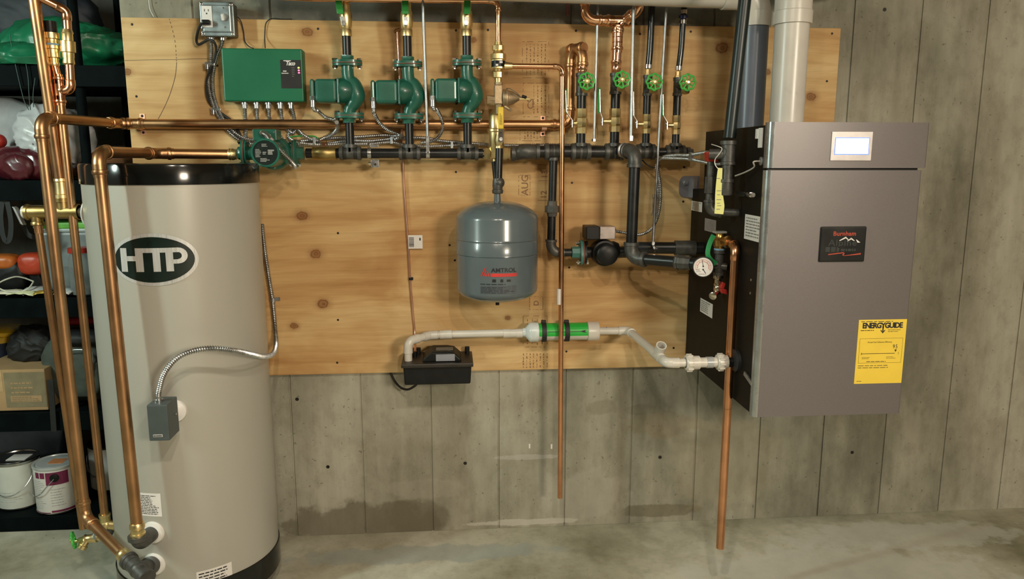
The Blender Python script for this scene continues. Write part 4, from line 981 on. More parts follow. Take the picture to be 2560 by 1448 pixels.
B('coupling', MB().hexn(p1+V((0, 0, -.012)), p1+V((0, 0, .004)), .0095), CHROME, o)
o, p0, p1 = rod('long galvanised rod with turnbuckle right of the third valve column', (1667, 0), (1632, 610), YH-.045, -.165, .0046)
t0, t1 = P(1637, 535, -.15), P(1638, 491, -.148)
B('turnbuckle', MB().box(t0.x-.009, t0.x-.005, -.153, -.147, t0.z, t1.z).box(t0.x+.005, t0.x+.009, -.153, -.147, t0.z, t1.z).box(t0.x-.010, t0.x+.010, -.157, -.143, t1.z-.004, t1.z+.006).box(t0.x-.010, t0.x+.010, -.157, -.143, t0.z-.006, t0.z+.004), ZDULL, o, bevel=.001)
B('nut', MB().hexn(p1+V((0, 0, -.002)), p1+V((0, 0, .008)), .009), ZINC, o)
B('clamp', MB().obox(p1+V((.004, -.004, -.014)), (V((.006, 0, -.012)), V((0, .008, 0)), V((.003, 0, .0015)))), CHROME, o)
# clamp bracket on the header
c = V((hx(924), YH, ZM))
o = T('pipe_clamp', 'zinc pipe clamp with drilled plate on the header near first tee', 'clamp', c)
B('band', MB().lathe(c-V((.006, 0, 0)), (1, 0, 0), [(0, RI+.0005), (0, RI+.003), (.012, RI+.003), (.012, RI+.0005)], 24, False), ZINC, o)
B('plate', MB().box(c.x+.004, c.x+.030, YH-.004, YH-.001, ZM-.046, ZM-.020), ZINC, o, bevel=.001)
B('plate', MB().box(c.x+.004, c.x+.030, YH-.004, YH-.001, ZM+.020, ZM+.030), ZINC, o, bevel=.001)
B('bracket_arm', MB().box(c.x+.008, c.x+.026, YH-.001, -.0005, ZM-.040, ZM-.036), ZINC, o)
B('slot', MB().cyl((c.x+.018, YH-.0046, ZM-.036), (c.x+.018, YH-.0036, ZM-.036), .004, n=12), STEEL, o)
B('bolt', MB().hexn((c.x-.004, YH-.006, ZM-.032), (c.x+.004, YH-.006, ZM-.032), .005).hexn((c.x-.002, YH-.004, ZM+.026), (c.x-.002, YH-.004, ZM+.034), .005), CHROME, o)
# ================================================================ return drop with black pump
YD = YH
rdp = T('iron_return_pipe', 'black iron pipe with union dropping right of the expansion tank', 'pipe', P(1383, 632, YD))
zE = P(1384, 632, YD).z; xE = XD-.006
run('', '', '', [V((XD, YD, ZR-.02)), V((xE, YD, zE)), V((P(1428, 634, YD).x, YD, zE))], .0142, IRON, 'iron', CAST, root=rdp, R=.030)
uz = P(1383, 522, YD).z
B('union', MB().lathe(V((XD-.003, YD, P(1383, 541, YD).z)), (0, 0, 1), [(0, .0165), (.010, .018), (.014, .018)], 8).lathe(V((XD-.003, YD, P(1383, 531, YD).z)), (0, 0, 1), [(0, .0245), (.022, .0245)], 8).lathe(V((XD-.003, YD, P(1383, 515, YD).z)), (0, 0, 1), [(0, .018), (.016, .0165), (.018, .015)], 8), CAST, rdp, ang=30)
bp_ = T('circulator_pump', 'black boiler circulator pump right of the grey expansion tank', 'pump', P(1508, 665, YD))
xf = P(1456, 634, YD).x; xp = P(1508, 634, YD).x; xq = P(1556, 634, YD).x
m = MB(); flange(m, (xf, YD, zE), (-1, 0, 0), .030, side=(0, .35, 1), R=.026, reach=.044, th=.009); B('flange', m, mk('teal_flange_paint', (.045, .16, .14), .4, 0, .15, 25), bp_)
g = MB(); flange(g, (xf+.001, YD, zE), (1, 0, 0), .0005, th=.002, side=(0, .35, 1), R=.0265, reach=.0445); B('gasket', g, GASKET, bp_)
bolts(bp_, (xf, YD, zE), (1, 0, 0), (0, .35, 1), .034, .026)
m = MB(); flange(m, (xf+.003, YD, zE), (1, 0, 0), .02, side=(0, .35, 1), R=.024, reach=.040, th=.009)
m.cyl(V((xf, YD, zE)), V((xq+.02, YD, zE)), .020); m.lathe(V((xp, YD+.05, zE)), (0, -1, 0), [(0, .03), (.02, .044), (.06, .047), (.085, .044), (.088, .036)], 28)
m.lathe(V((xp+.01, YD, zE+.004)), (1, 0, .1), [(0, .034), (.03, .032), (.045, .024)], 20)
B('volute', m, BLACK, bp_)
B('motor', MB().lathe(V((xp, YD-.030, zE)), (0, -1, 0), [(0, .038), (.045, .036), (.050, .030), (.052, .008)], 28), BLACK, bp_)
bx0, bx1 = P(1465, 582, YD-.04).x, P(1538, 582, YD-.04).x; bz0, bz1 = P(1500, 599, YD-.04).z, P(1500, 566, YD-.04).z; bxm = P(1499, 582, YD-.04).x
cb_ = B('control_box', MB().box(bx0, bxm, YD-.045, YD+.035, bz0, bz1), BLACK, bp_, bevel=.003)
B('terminal_cover', MB().box(bxm+.0005, bx1, YD-.044, YD+.030, bz0+.001, bz1-.001), mk('pinkish_silver_cover', (.42, .36, .34), .3, .7, .06, 40), bp_, bevel=.002)
B('cable_connector', MB().hexn(V((bx1, YD-.01, (bz0+bz1)/2+.004)), V((bx1+.008, YD-.01, (bz0+bz1)/2+.004)), .010), ZINC, bp_)
# pipe from the pump on into the boiler, behind
zrp = P(1660, 631, -.16).z
rb_ = T('iron_return_pipe', 'black iron pipe from black pump into the rear of the boiler side', 'pipe', V((xq, YD, zE)))
m_pts = [V((xq+.01, YD, zE)), V((xq+.05, YD-.03, zrp+.012)), V((1.928, -.150, zrp+.012))]
B('pipe', MB().tube([V((xq-.01, YD, zE)), V((xq+.03, YD-.015, zE+.004)), m_pts[1], m_pts[2]], .0205, 18), IRON, rb_)
B('collar', MB().lathe(V((1.83, -.139, zrp+.012)), (1, -.1, 0), [(0, .026), (.07, .026)], 18), CAST, rb_)
# supply: elbow at the header, long drop, elbow, run to the boiler tee
YV = -.195
sup = T('iron_supply_pipe', 'heavy black iron pipe from header elbow down to the pressure gauge tee', 'pipe', P(1580, 645, YV))
st0 = V((P(1545, 378, YH).x, YH-.01, ZR)); sE = P(1588, 380, YV); sE.z = ZR+.004; sB = P(1577, 646, YV); zS = sB.z
gT = V((1.888, -.385, zS))
run('', '', '', [st0, sE, sB, gT], .0185, IRON, 'iron', CAST, root=sup, R=.034)
dS = (gT-sB).normalized()
B('flare_ring', MB().lathe(P(1558, 376, YH-.045), (sE-st0), [(0, .020), (0, .024), (.008, .0245), (.010, .021)], 24), ZDULL, sup)
un = sB+dS*((P(1711, 655, -.30)-sB).length)
B('union', MB().lathe(un-dS*.025, dS, [(0, .0205), (.006, .0255), (.012, .0255), (.013, .0235), (.034, .0235), (.038, .0215), (.055, .0215)], 8), CAST, sup, ang=30)
# gauge tee, relief valve, drain
gt = T('iron_tee', 'black iron tee beside the boiler carrying gauge, relief and drain', 'fitting', gT-V((0, 0, .04)))
tz0, tz1 = P(1797, 688, -.385).z, P(1797, 624, -.385).z; xT = P(1798, 655, -.385).x
m = MB().lathe(V((xT, -.385, tz0)), (0, 0, 1), [(0, .0165), (.010, .0165), (.011, .0135), (tz1-tz0-.013, .0135), (tz1-tz0-.012, .0175), (tz1-tz0, .0175)], 20)
m.cyl(V((xT, -.385, zS)), gT-dS*.03, .0165)
B('body', m, CAST, gt)
B('boiler_nipple', MB().cyl(V((xT, -.385, zS-.002)), V((1.922, -.395, zS-.004)), .012), CAST, gt)
gg = T('pressure_gauge', 'round white dial pressure and temperature gauge beside the boiler', 'gauge', P(1760, 700, -.43))
gc = P(1758, 668, -.43); ga = (V((CX+.55, CY, CZ-.2))-gc).normalized(); ga = V((-.30, -1, .03)).normalized(); RG = .0325
B('case', MB().lathe(gc+ga*-.022, ga, [(0, RG*.97), (.004, RG*1.0), (.020, RG*1.02), (.024, RG*1.0), (.025, RG*.93), (.021, RG*.90), (.021, .001)], 40), BLACK, gg)
dl = B('dial', MB().lathe(gc-ga*.0008, ga, [(0, RG*.895), (.0008, RG*.895)], 40), PAPER, gg)
gr_ = V((0, 0, 1)).cross(ga).normalized(); gu = ga.cross(gr_).normalized(); gf = flat(gc+ga*.0006, gr_, gu, .0002)
m = MB()
for k in range(25):
    t = math.radians(-20+220*k/24); r0, r1 = RG*(.66 if k % 4 else .58), RG*.76
    d_ = V((math.cos(t), math.sin(t))); n_ = V((-d_.y, d_.x))*RG*.018
    m.quad(gf(*(d_*r0-n_)), gf(*(d_*r1-n_)), gf(*(d_*r1+n_)), gf(*(d_*r0+n_)))
for k in range(12):
    t0, t1 = math.radians(-15+210*k/12), math.radians(-15+210*(k+.75)/12); m.quad(gf(RG*.50*math.cos(t0), RG*.50*math.sin(t0)), gf(RG*.56*math.cos(t0), RG*.56*math.sin(t0)), gf(RG*.56*math.cos(t1), RG*.56*math.sin(t1)), gf(RG*.50*math.cos(t1), RG*.50*math.sin(t1)))
B('scale', m, mk('gauge_red_print', (.60, .16, .12), .5), dl)
m = MB()
for (bx_, by_, tx, ty, w_) in ((0, .08, -.14, .74, .022), (0, -.22, .26, -.60, .030)):
    a = V((bx_, by_))*RG; b = V((tx, ty))*RG; n_ = V((-(b-a).y, (b-a).x)).normalized()*RG*w_; m.quad(gf(*(a-n_)), gf(*(b-n_)), gf(*(b+n_)), gf(*(a+n_)))
for (bx_, by_) in ((0, .08), (0, -.22)):
    c = gf(bx_*RG, by_*RG); m.lathe(c, ga, [(0, RG*.07), (.0015, RG*.07)], 10)
B('needle', m, INK, dl)
m = MB(); lines(m, gf, -RG*.62, -RG*.15, -RG*.5, -RG*.15, 4, .35, 3); lines(m, gf, -RG*.4, RG*.35, -RG*.75, -RG*.58, 2, .35, 4)
B('dial_print', m, INKG, dl)
B('stem', MB().cyl(gc-ga*.02, gT-dS*.02, .007), BRASS, gg)
# safety relief valve with green tag and its copper discharge
sv = T('relief_valve', 'brass safety relief valve with green paper tag beside the boiler', 'valve', V((xT, -.385, tz1)))
vz = P(1803, 604, -.40).z; vx = P(1803, 604, -.40).x
B('body', MB().lathe(V((xT, -.385, tz1-.004)), (0, 0, 1), [(0, .0145), (.008, .0165), (.012, .017), (.016, .021), (.034, .022), (.040, .017), (.046, .0135), (.056, .013)], 20).lathe(V((xT, -.385, vz)), (.42, -.9, 0), [(0, .016), (.024, .0165), (.030, .020), (.042, .020), (.044, .0145)], 16), mk('warm_brass', (.58, .36, .12), .3, 1, .2, 22), sv)
lvz = P(1797, 580, -.385).z
B('lever', MB().box(xT-.022, xT+.016, -.40, -.372, lvz-.004, lvz+.003), mk('pale_metal_lever', (.62, .64, .60), .35, .5, .05, 20), sv, bevel=.002)
gtag = MB(); GW = .014
tp_ = [P(1792, 588, -.41), P(1784, 602, -.415), P(1777, 622, -.42), P(1776, 636, -.422), P(1782, 650, -.42), P(1794, 660, -.415)]
tl = [P(1776, 588, -.41), P(1768, 606, -.415), P(1764, 622, -.42), P(1763, 637, -.422), P(1770, 648, -.42), P(1787, 660, -.415)]
mid_ = spline([(a+b)/2 for a, b in zip(tp_, tl)], 4)
tg = B('paper_tag', ribbon(mid_, .015, .0006, lambda t: V((1, 0, 0))-t*t.x), mk('green_paper', (.015, .30, .09), .6, 0, .05, 30), sv)
B('tape_band', MB().lathe(V((xT, -.385, tz1-.001)), (0, 0, 1), [(0, .0180), (.005, .0178)], 18), MATS['blue_tape'], sv)
XR, YR = 1.9045, -.50
cd = T('copper_discharge_pipe', 'copper pipe hanging beside the boiler down to near the floor', 'pipe', P(1803, 1370, YR))
q0 = V((xT, -.385, vz))+V((.42, -.9, 0)).normalized()*.040
run('', '', '', [q0, V((XR, YR, vz-.004)), V((XR, YR, P(1803, 1370, YR).z))], .0128, COPPER, 'sweat', COPPER, root=cd, R=.026)
zrg = P(1815, 1022, YR).z
B('seam_ring', MB().lathe(V((XR, YR, zrg)), (0, 0, 1), [(0, .0131), (.003, .0131)], 18), COPPER_OLD, cd)
# nickel drain with red handle
nd = T('drain_valve', 'nickel plated drain cock with red handle below the gauge tee', 'valve', P(1785, 745, -.40))
nx = xT-.001
B('body', MB().lathe(V((nx, -.385, tz0+.004)), (0, 0, -1), [(0, .014), (.004, .0155), (.014, .0155), (.016, .0105), (.030, .0105), (.032, .0125), (.037, .0125), (.038, .011), (.042, .0125), (.052, .0125), (.056, .010), (.064, .010)], 18), mk('nickel', (.70, .66, .55), .2, 1, .1, 30), nd)
e0 = V((nx, -.385, tz0-.054)); e1 = P(1781, 741, -.415)
B('spout', MB().cyl(e0, e0.lerp(e1, .7), .0085).lathe(e0.lerp(e1, .65), e1-e0, [(0, .0115), (.012, .0125), (.014, .009)], 16), MATS['nickel'], nd)
hz = P(1812, 722, -.385)
hz = P(1806, 722, -.40)
h_ = B('handle', MB().obox(hz+V((0, 0, .010)), (V((.006, 0, -.003)), V((0, .006, 0)), V((.003, 0, .010)))).obox(hz+V((.004, -.001, -.008)), (V((.011, 0, -.002)), V((0, .006, 0)), V((-.002, 0, .008)))), RED, nd, bevel=.003)
B('handle_stem', MB().cyl(V((nx+.004, -.385, tz0-.044)), hz, .0045, n=10), BRASS, nd)

# ================================================================ boiler
bo = T('boiler', 'wall hung boiler with pewter grey door and black sides', 'boiler', V((2.14, -.33, .665)))
BX0, BX1 = 1.922, 2.360
poly_ = [(-.019, .668), (-.019, 1.293), (-.14, 1.293), (-.14, 1.487), (-.64, 1.487), (-.64, .668)]
B('cabinet', MB().prism([V((BX0, y, z)) for y, z in poly_], (BX1-BX0, 0, 0)), BLACKM, bo, bevel=.002)
def door(x0, x1, yb, yf, z0, z1, rl=.016, rr=.006):
    pts = [V((x0, yb, z0))]
    for k in range(7): t = PI+PI/2*k/6; pts.append(V((x0+rl+rl*math.cos(t), yf+rl+rl*math.sin(t), z0)))
    for k in range(5): t = 1.5*PI+PI/2*k/4; pts.append(V((x1-rr+rr*math.cos(t), yf+rr+rr*math.sin(t), z0)))
    pts.append(V((x1, yb, z0)))
    return MB().prism(pts, (0, 0, z1-z0))
YDF = -.661
B('door', door(1.9165, 2.3600, -.638, YDF, .6655, 1.3655), BOILM, bo, ang=25)
def edge_glint(x0, yf, z0, z1, rl=.0165):
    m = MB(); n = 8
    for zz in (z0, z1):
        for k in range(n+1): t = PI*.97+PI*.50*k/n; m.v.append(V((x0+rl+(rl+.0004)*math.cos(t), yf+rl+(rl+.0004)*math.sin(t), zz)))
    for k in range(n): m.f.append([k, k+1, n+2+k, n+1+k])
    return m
GLINT = mk('painted_edge_glint', (.50, .54, .56), .28, .9, .06, 30)  # brighter strip painting a light glint on the rounded left corner
B('door_edge_glint', edge_glint(1.9165, YDF, .6655, 1.3655), GLINT, bo, ang=60)
B('panel_edge_glint', edge_glint(1.9165, YDF-.006, 1.3715, 1.4935), GLINT, bo, ang=60)
tpn = B('control_panel', door(1.9165, 2.3665, -.638, YDF-.006, 1.3715, 1.4935), BOILM, bo, ang=25)
B('door_gap', MB().box(1.924, 2.352, YDF+.010, -.62, 1.3655, 1.3715), BLACK, bo)
yp = YDF-.006
def FX(px, py, Y=None): return P(px, py, yp if Y is None else Y)
a, b = FX(2074, 402), FX(2182, 329)
bzl = B('screen_bezel', MB().box(a.x, b.x, yp-.003, yp+.001, a.z, b.z), BOILE, bo, bevel=.001)
a2, b2 = FX(2086, 385), FX(2171, 346)
SCR = mk('lit_screen_edge', (.05, .1, .5), .3, emit=(.16, .30, 1), estr=.9)
B('screen_border', MB().box(a2.x-.0022, b2.x+.0022, yp-.0036, yp-.0028, a2.z-.0022, b2.z+.0022), SCR, bzl)
scr = B('screen', MB().box(a2.x, b2.x, yp-.0042, yp-.0036, a2.z, b2.z), mk('lit_screen', (.8, .9, .95), .3, emit=(.93, .98, 1), estr=1.25), bzl)
f_ = flat(((a2.x+b2.x)/2, yp-.0043, (a2.z+b2.z)/2), (1, 0, 0), (0, 0, 1), .0002)
m = MB(); w2, h2 = (b2.x-a2.x)/2, (b2.z-a2.z)/2
lines(m, f_, -w2*.7, -w2*.35, -h2*.7, -h2*.1, 3, .35, 2); lines(m, f_, w2*.0, w2*.55, -h2*.6, -h2*.1, 2, .35, 5); lines(m, f_, w2*.2, w2*.4, h2*.65, h2*.85, 1, .5, 4)
B('screen_text', m, mk('lit_screen_text', (.6, .8, .8), .3, emit=(.62, .92, .92), estr=1.0), bzl)
# name badge
c0, c1 = P(2043, 655, YDF), P(2166, 566, YDF)
bdg = B('name_badge', MB().box(c0.x+.002, c1.x-.001, YDF-.006, YDF+.001, c0.z, c1.z), mk('gloss_black_badge', (.004, .005, .005), .32, 0, .2, 20), bo, bevel=.005, seg=3)
bc = V(((c0.x+c1.x)/2, YDF-.0062, (c0.z+c1.z)/2)); bw, bh = (c1.x-c0.x)/2, (c1.z-c0.z)/2; f_ = flat(bc, (1, 0, 0), (0, 0, 1), .0003)
ORG = mk('badge_red_print', (.45, .05, .02), .5)
text('badge_maker_lettering', 'Burnham', .0165, lambda u, v: f_(u+bw*.04, v+bh*.60), ORG, bdg, .0004, 1.05, 1.05)
m = MB()
def bq(*p): m.quad(*[f_(bw*(x_-.0), bh*y_) for x_, y_ in p])
bq((-.18, .22), (.10, .44), (.10, .34), (-.14, .20)); bq((.10, .44), (.24, .26), (.18, .26), (.09, .36)); bq((.16, .18), (.33, .38), (.33, .27), (.20, .18)); bq((.33, .38), (.50, .20), (.44, .20), (.31, .30)); bq((.54, .27), (.58, .26), (.74, .10), (.62, .09))
B('mountain_mark', m, PAPER, bdg)
DKP = mk('badge_dark_print', (.013, .020, .019), .5)
text('badge_model_lettering', 'Alpine', .024, lambda u, v: f_(u-bw*.02, v+bh*.08), DKP, bdg, .0004, 1.1, 1.2)
m = MB()
for (x0, x1) in ((-.74, -.54), (-.50, -.30), (-.26, -.14)): rect(m, f_, bw*x0, bw*x1, -bh*.42, -bh*.14)
lines(m, f_, -bw*.08, bw*.84, -bh*.40, -bh*.24, 1, .9, 8)
B('badge_small_print', m, DKP, bdg)
m = MB(); bq((-.60, -.60), (.06, -.50), (.06, -.44), (-.60, -.54)); bq((.0, -.62), (.06, -.46), (.10, -.50), (.06, -.64)); bq((.05, -.64), (.80, -.50), (.80, -.58), (.08, -.66))
B('badge_swoosh', m, ORG, bdg)
# yellow energy label
y0, y1 = P(2138, 960, YDF), P(2262, 798, YDF)
XE0 = P(2141, 880, YDF).x; XE1 = P(2260, 880, YDF).x
en = B('energy_label', MB().box(XE0, XE1, YDF-.0006, YDF+.0005, y0.z, y1.z), YEL, bo)
ew, eh = (XE1-XE0), (y1.z-y0.z); f_ = flat((XE0, YDF-.0007, y0.z), (1, 0, 0), (0, 0, 1), .0003)
text('energy_lettering', 'ENERGYGUIDE', .0215, lambda u, v: f_(ew*.5+u, eh*.905+v), INK, en, .0009, .86, ew*.93/.142)
m = MB(); rect(m, f_, ew*.50, ew*.525, eh*.81, eh*.90)
m.quad(f_(ew*.512, eh*.785), f_(ew*.562, eh*.83), f_(ew*.552, eh*.842), f_(ew*.512, eh*.805)); m.quad(f_(ew*.512, eh*.785), f_(ew*.512, eh*.805), f_(ew*.472, eh*.842), f_(ew*.462, eh*.83))
def outline(m, u0, u1, v0, v1, t):
    rect(m, f_, u0, u1, v0, v0+t); rect(m, f_, u0, u1, v1-t, v1); rect(m, f_, u0, u0+t, v0, v1); rect(m, f_, u1-t, u1, v0, v1)
outline(m, ew*.05, ew*.95, eh*.325, eh*.71, .0006)
rect(m, f_, ew*.10, ew*.80, eh*.468, eh*.476); rect(m, f_, ew*.10, ew*.108, eh*.452, eh*.492); rect(m, f_, ew*.875, ew*.88, eh*.452, eh*.492)
m.quad(f_(ew*.815, eh*.492), f_(ew*.84, eh*.53), f_(ew*.79, eh*.53), f_(ew*.815, eh*.492))
lines(m, f_, ew*.12, ew*.35, eh*.385, eh*.425, 2, .3, 3); lines(m, f_, ew*.63, ew*.84, eh*.385, eh*.425, 2, .3, 4); lines(m, f_, ew*.22, ew*.70, eh*.335, eh*.36, 1, .35, 5)
lines(m, f_, ew*.05, ew*.75, eh*.235, eh*.30, 2, .25, 6); lines(m, f_, ew*.05, ew*.95, eh*.955, eh*.985, 1, .3, 7); lines(m, f_, ew*.05, ew*.45, eh*.82, eh*.85, 1, .35, 8); lines(m, f_, ew*.62, ew*.95, eh*.80, eh*.85, 2, .3, 9); lines(m, f_, ew*.05, ew*.15, eh*.03, eh*.05, 1, .4, 2)
B('energy_print', m, INK, en)
text('energy_number', '95', .017, lambda u, v: f_(ew*.80+u, eh*.575+v), INK, en, 0, 1.2, .8)
text('energy_heading', 'Annual Fuel Utilization Efficiency', .0065, lambda u, v: f_(ew*.47+u, eh*.65+v), INK, en, 0, 1, .85)
# things on the black side
def sidef(px, py): 
    c = PX(px, py, BX0); return c
def side_label(px, py, hw, hh, mat, rows, seed, name='side_label', tilt=0):
    c = PX(px, py, BX0); f0 = flat((BX0, c.y, c.z), (0, -1, 0), (0, 0, 1), .0006); f1 = flat((BX0, c.y, c.z), (0, -1, 0), (0, 0, 1), .0012)
    o = B(name, rect(MB(), f0, -hw, hw, -hh, hh), mat, bo)
    B('label_print', lines(MB(), f1, -hw*.85, hw*.85, -hh*.8, hh*.85, rows, .4, seed), INKG, o)
side_label(1742, 516, .058, .017, PAPER, 6, 2); side_label(1776, 564, .055, .021, mk('brown_white_label', (.33, .27, .26), .5), 7, 3)
side_label(1885, 571, .068, .036, PAPER, 7, 4); side_label(1766, 770, .062, .024, PAPER, 6, 5)
for (px, py, r) in ((1878, 700, .004), (1876, 733, .004), (1852, 800, .004)):
    c = PX(px, py, BX0); B('side_screw', MB().lathe(V((BX0+.001, c.y, c.z)), (-1, 0, 0), [(0, r), (.002, r), (.003, r*.5)], 10), ZINC if py < 790 else BLACK, bo)
c = PX(1904, 342, BX0); B('white_clip', MB().box(BX0-.006, BX0+.001, c.y-.008, c.y+.010, c.z-.030, c.z+.024).box(BX0-.008, BX0+.001, c.y+.010, c.y+.026, c.z-.005, c.z+.022), WHITE, bo, bevel=.001)
c = PX(1905, 403, BX0); B('grommet', MB().lathe(V((BX0+.001, c.y, c.z)), (-1, 0, 0), [(0, .012), (.005, .012), (.007, .008)], 18), ZDULL, bo)
wire_a = V((BX0-.004, c.y, c.z))
c = PX(1885, 486, BX0); m = MB().box(BX0-.03, BX0-.012, c.y+.0, c.y+.075, c.z-.007, c.z+.007)
B('side_knob', m, BLACK, bo, bevel=.002); B('knob_stem', MB().cyl(V((BX0-.020, c.y, c.z)), V((BX0-.020, c.y-.045, c.z)), .006).hexn(V((BX0-.020, c.y-.02, c.z)), V((BX0-.020, c.y-.032, c.z)), .009).cyl(V((BX0-.020, c.y+.03, c.z)), V((BX0+.004, c.y+.03, c.z)), .005), CHROME, bo)
c = PX(1876, 948, BX0); B('latch', MB().obox(V((BX0-.004, c.y+.005, c.z)), (V((.003, 0, 0)), V((0, .03, .008)), V((0, -.002, .006)))), ZDULL, bo, bevel=.001)
c = PX(1843, 900, BX0); B('drain_grommet', MB().lathe(V((BX0+.001, c.y, c.z-.002)), (-1, 0, 0), [(0, .034), (.010, .034), (.014, .026)], 24), RUBBER, bo)
# hanging bracket and bottom clip
ba, bb = P(1697, 494, -.006), P(1765, 440, -.006)
br = T('wall_bracket', 'grey steel bracket end with bolt on plywood behind the boiler', 'bracket', ba)
m = MB(); rr = (bb.z-ba.z)/2; zc_ = (bb.z+ba.z)/2
m.prism([V((BX0+.03, -.006, ba.z)), V((BX0+.03, -.006, bb.z))]+[V((ba.x+.022+.022*math.cos(t), -.006, zc_+math.copysign(abs(math.sin(t))**.6, math.sin(t))*rr)) for t in [PI/2+PI*k/12 for k in range(13)]], (0, .0055, 0))
m.prism([V((P(1722, 440, -.006).x, -.012, ba.z)), V((BX0+.01, -.045, ba.z)), V((BX0+.01, -.045, bb.z)), V((P(1722, 440, -.006).x, -.012, bb.z))], (0, .006, 0))
B('plate', m, mk('grey_lavender_steel', (.24, .23, .25), .45, .5, .12, 14), br)
c = P(1713, 458, -.007); B('bolt', MB().cyl(c, c-V((0, .003, 0)), .010).hexn(c-V((0, .002, 0)), c-V((0, .007, 0)), .0068), ZDULL, br)

# vent pipes
vp = T('vent_pipe', 'thick white plastic vent pipe rising from the boiler top', 'pipe', V((2.1, -.35, 1.487)))
VXW = P(1972, 200, -.35).x; RW = .0505
B('pipe', MB().cyl(V((VXW, -.35, 1.482)), V((VXW, -.35, P(1975, 60, -.35).z)), RW, n=40), PVC, vp)
zc_ = P(1980, 62, -.35).z; z_t = P(1980, 30, -.35).z
ce_ = MB().lathe(V((VXW, -.35, zc_)), (0, 0, 1), [(0, RW*1.02), (0, RW*1.14), (z_t-zc_, RW*1.14), (z_t-zc_+.002, RW*1.08)], 40)
pth = arc(V((VXW, -.35, 1.7)), V((VXW, -.35, z_t+.14)), V((VXW+.3, -.1, z_t+.14)), .085, 9)
ce_.tube([V((VXW, -.35, z_t-.005))]+pth, RW*1.08, 32)
B('elbow', ce_, PVC, vp)
B('pipe', MB().cyl(pth[-1], pth[-1]+(pth[-1]-pth[-2]).normalized()*.3, RW, n=32), PVC, vp)
ip = T('intake_pipe', 'grey plastic pipe from boiler top joining white pipe along the wall top', 'pipe', V((2.07, -.22, 1.487)))
GX = P(1880, 190, -.22).x; RGp = .0445
zg = P(1893, 68, -.22).z; zel = P(1880, 0, -.22).z+.012
B('pipe', MB().cyl(V((GX, -.22, 1.482)), V((GX, -.22, zg+.004)), RGp, n=36), PVCG, ip)
zhor = P(1860, 22, -.22).z+RGp
pth = arc(V((GX, -.22, 1.7)), V((GX, -.22, zhor)), V((GX-.5, -.22, zhor+.004)), .062, 9)
m = MB().lathe(V((GX, -.22, zg)), (0, 0, 1), [(0, RGp*1.02), (0, RGp*1.13), (.045, RGp*1.13), (.047, RGp*1.08)], 36); m.tube([V((GX, -.22, zg+.04))]+pth+[V((GX-.11, -.22, zhor))], RGp*1.09, 32)
B('elbow', m, PVC, ip)
B('horizontal_pipe', MB().cyl(V((GX-.09, -.22, zhor)), V((.55, -.22, P(1080, 0, -.22).z+RGp+.012)), RGp, n=36), PVC, ip)

# ================================================================ gas line
YG = -.50; XG = P(1820, 400, YG).x
ga_ = T('gas_pipe', 'black gas pipe coming down left of the boiler with tee and capped end', 'pipe', P(1815, 485, YG))
gtop = P(1862, 0, YG); gx_ = P(1824, 345, YG)
B('pipe', MB().cyl(gx_, gtop+(gtop-gx_).normalized()*.5, .0178), mk('dark_teal_iron', (.008, .016, .017), .35, .1, .3, 12, .08), ga_)
tz_ = [P(1820, y, YG).z for y in (352, 412, 430, 448, 488)]
m = MB().lathe(V((XG, YG, tz_[1])), (0, 0, 1), [(0, .0225), (.008, .0225), (.009, .0205), (tz_[0]-tz_[1]-.012, .0205), (tz_[0]-tz_[1]-.011, .0245), (tz_[0]-tz_[1], .0245)], 22)
m.cyl(V((XG, YG, (tz_[0]+tz_[1])/2-.004)), V((XG-.050, YG+.02, (tz_[0]+tz_[1])/2-.004)), .015)
B('tee', m, CAST, ga_)
B('drip_nipple', MB().cyl(V((XG-.001, YG, tz_[3]-.006)), V((XG, YG, tz_[1]+.004)), .0165), CAST, ga_)
B('drip_cap', MB().lathe(V((XG-.003, YG, tz_[4])), (0, 0, 1), [(0, .0195), (.002, .0205), (tz_[3]-tz_[4]-.010, .0205), (tz_[3]-tz_[4]-.009, .0235), (tz_[3]-tz_[4], .0235)], 22), CAST, ga_)
gv = T('gas_valve', 'red gas shutoff valve beside the gas pipe tee', 'valve', P(1776, 400, YG+.05))
vz_ = P(1778, 392, YG+.06); 
B('body', MB().obox(V((vz_.x, YG+.06, vz_.z)), (V((.017, 0, 0)), V((0, .014, 0)), V((-.002, 0, .0145)))), RED, gv, bevel=.003)
B('stem', MB().cyl(V((vz_.x+.012, YG+.055, vz_.z+.002)), V((XG-.04, YG+.018, (tz_[0]+tz_[1])/2-.004)), .0095), BRASS, gv)
gl = T('gas_feed', 'dark iron gas drop with union and elbow entering boiler side', 'pipe', P(1775, 530, YG+.06))
gxx = P(1776, 450, YG+.06).x
zz_ = [P(1776, y, YG+.06).z for y in (405, 440, 442, 483, 512, 530)]
run('', '', '', [V((gxx, YG+.06, zz_[0])), V((gxx, YG+.06, zz_[5])), V((BX0+.004, YG+.06-.02, zz_[5]-.002))], .0118, CAST, 'iron', CAST, root=gl, R=.024)
B('union', MB().lathe(V((gxx, YG+.06, zz_[3])), (0, 0, 1), [(0, .0175), (zz_[2]-zz_[3], .0165)], 8), CAST, gl, ang=30)
yt = MB(); Yt = YG-.012
LT = [(1795, 420), (1791, 450), (1788, 485), (1787, 515), (1786, 534)]; RT_ = [(1806, 420), (1805, 450), (1807, 485), (1811, 515), (1808, 536)]
_m = [((LT[k][0]+RT_[k][0])/2, (LT[k][1]+RT_[k][1])/2) for k in range(5)]
_w = [(P(*RT_[k], Yt)-P(*LT[k], Yt)).length for k in range(5)]
yt = ribbon(spline([P(a, b, Yt) for a, b in _m], 3), [_w[min(k//3, 4)]+(_w[min(k//3+1, 4)]-_w[min(k//3, 4)])*(k % 3)/3 for k in range(13)], .0006, lambda t: V((1, 0, 0))-t*t.x)
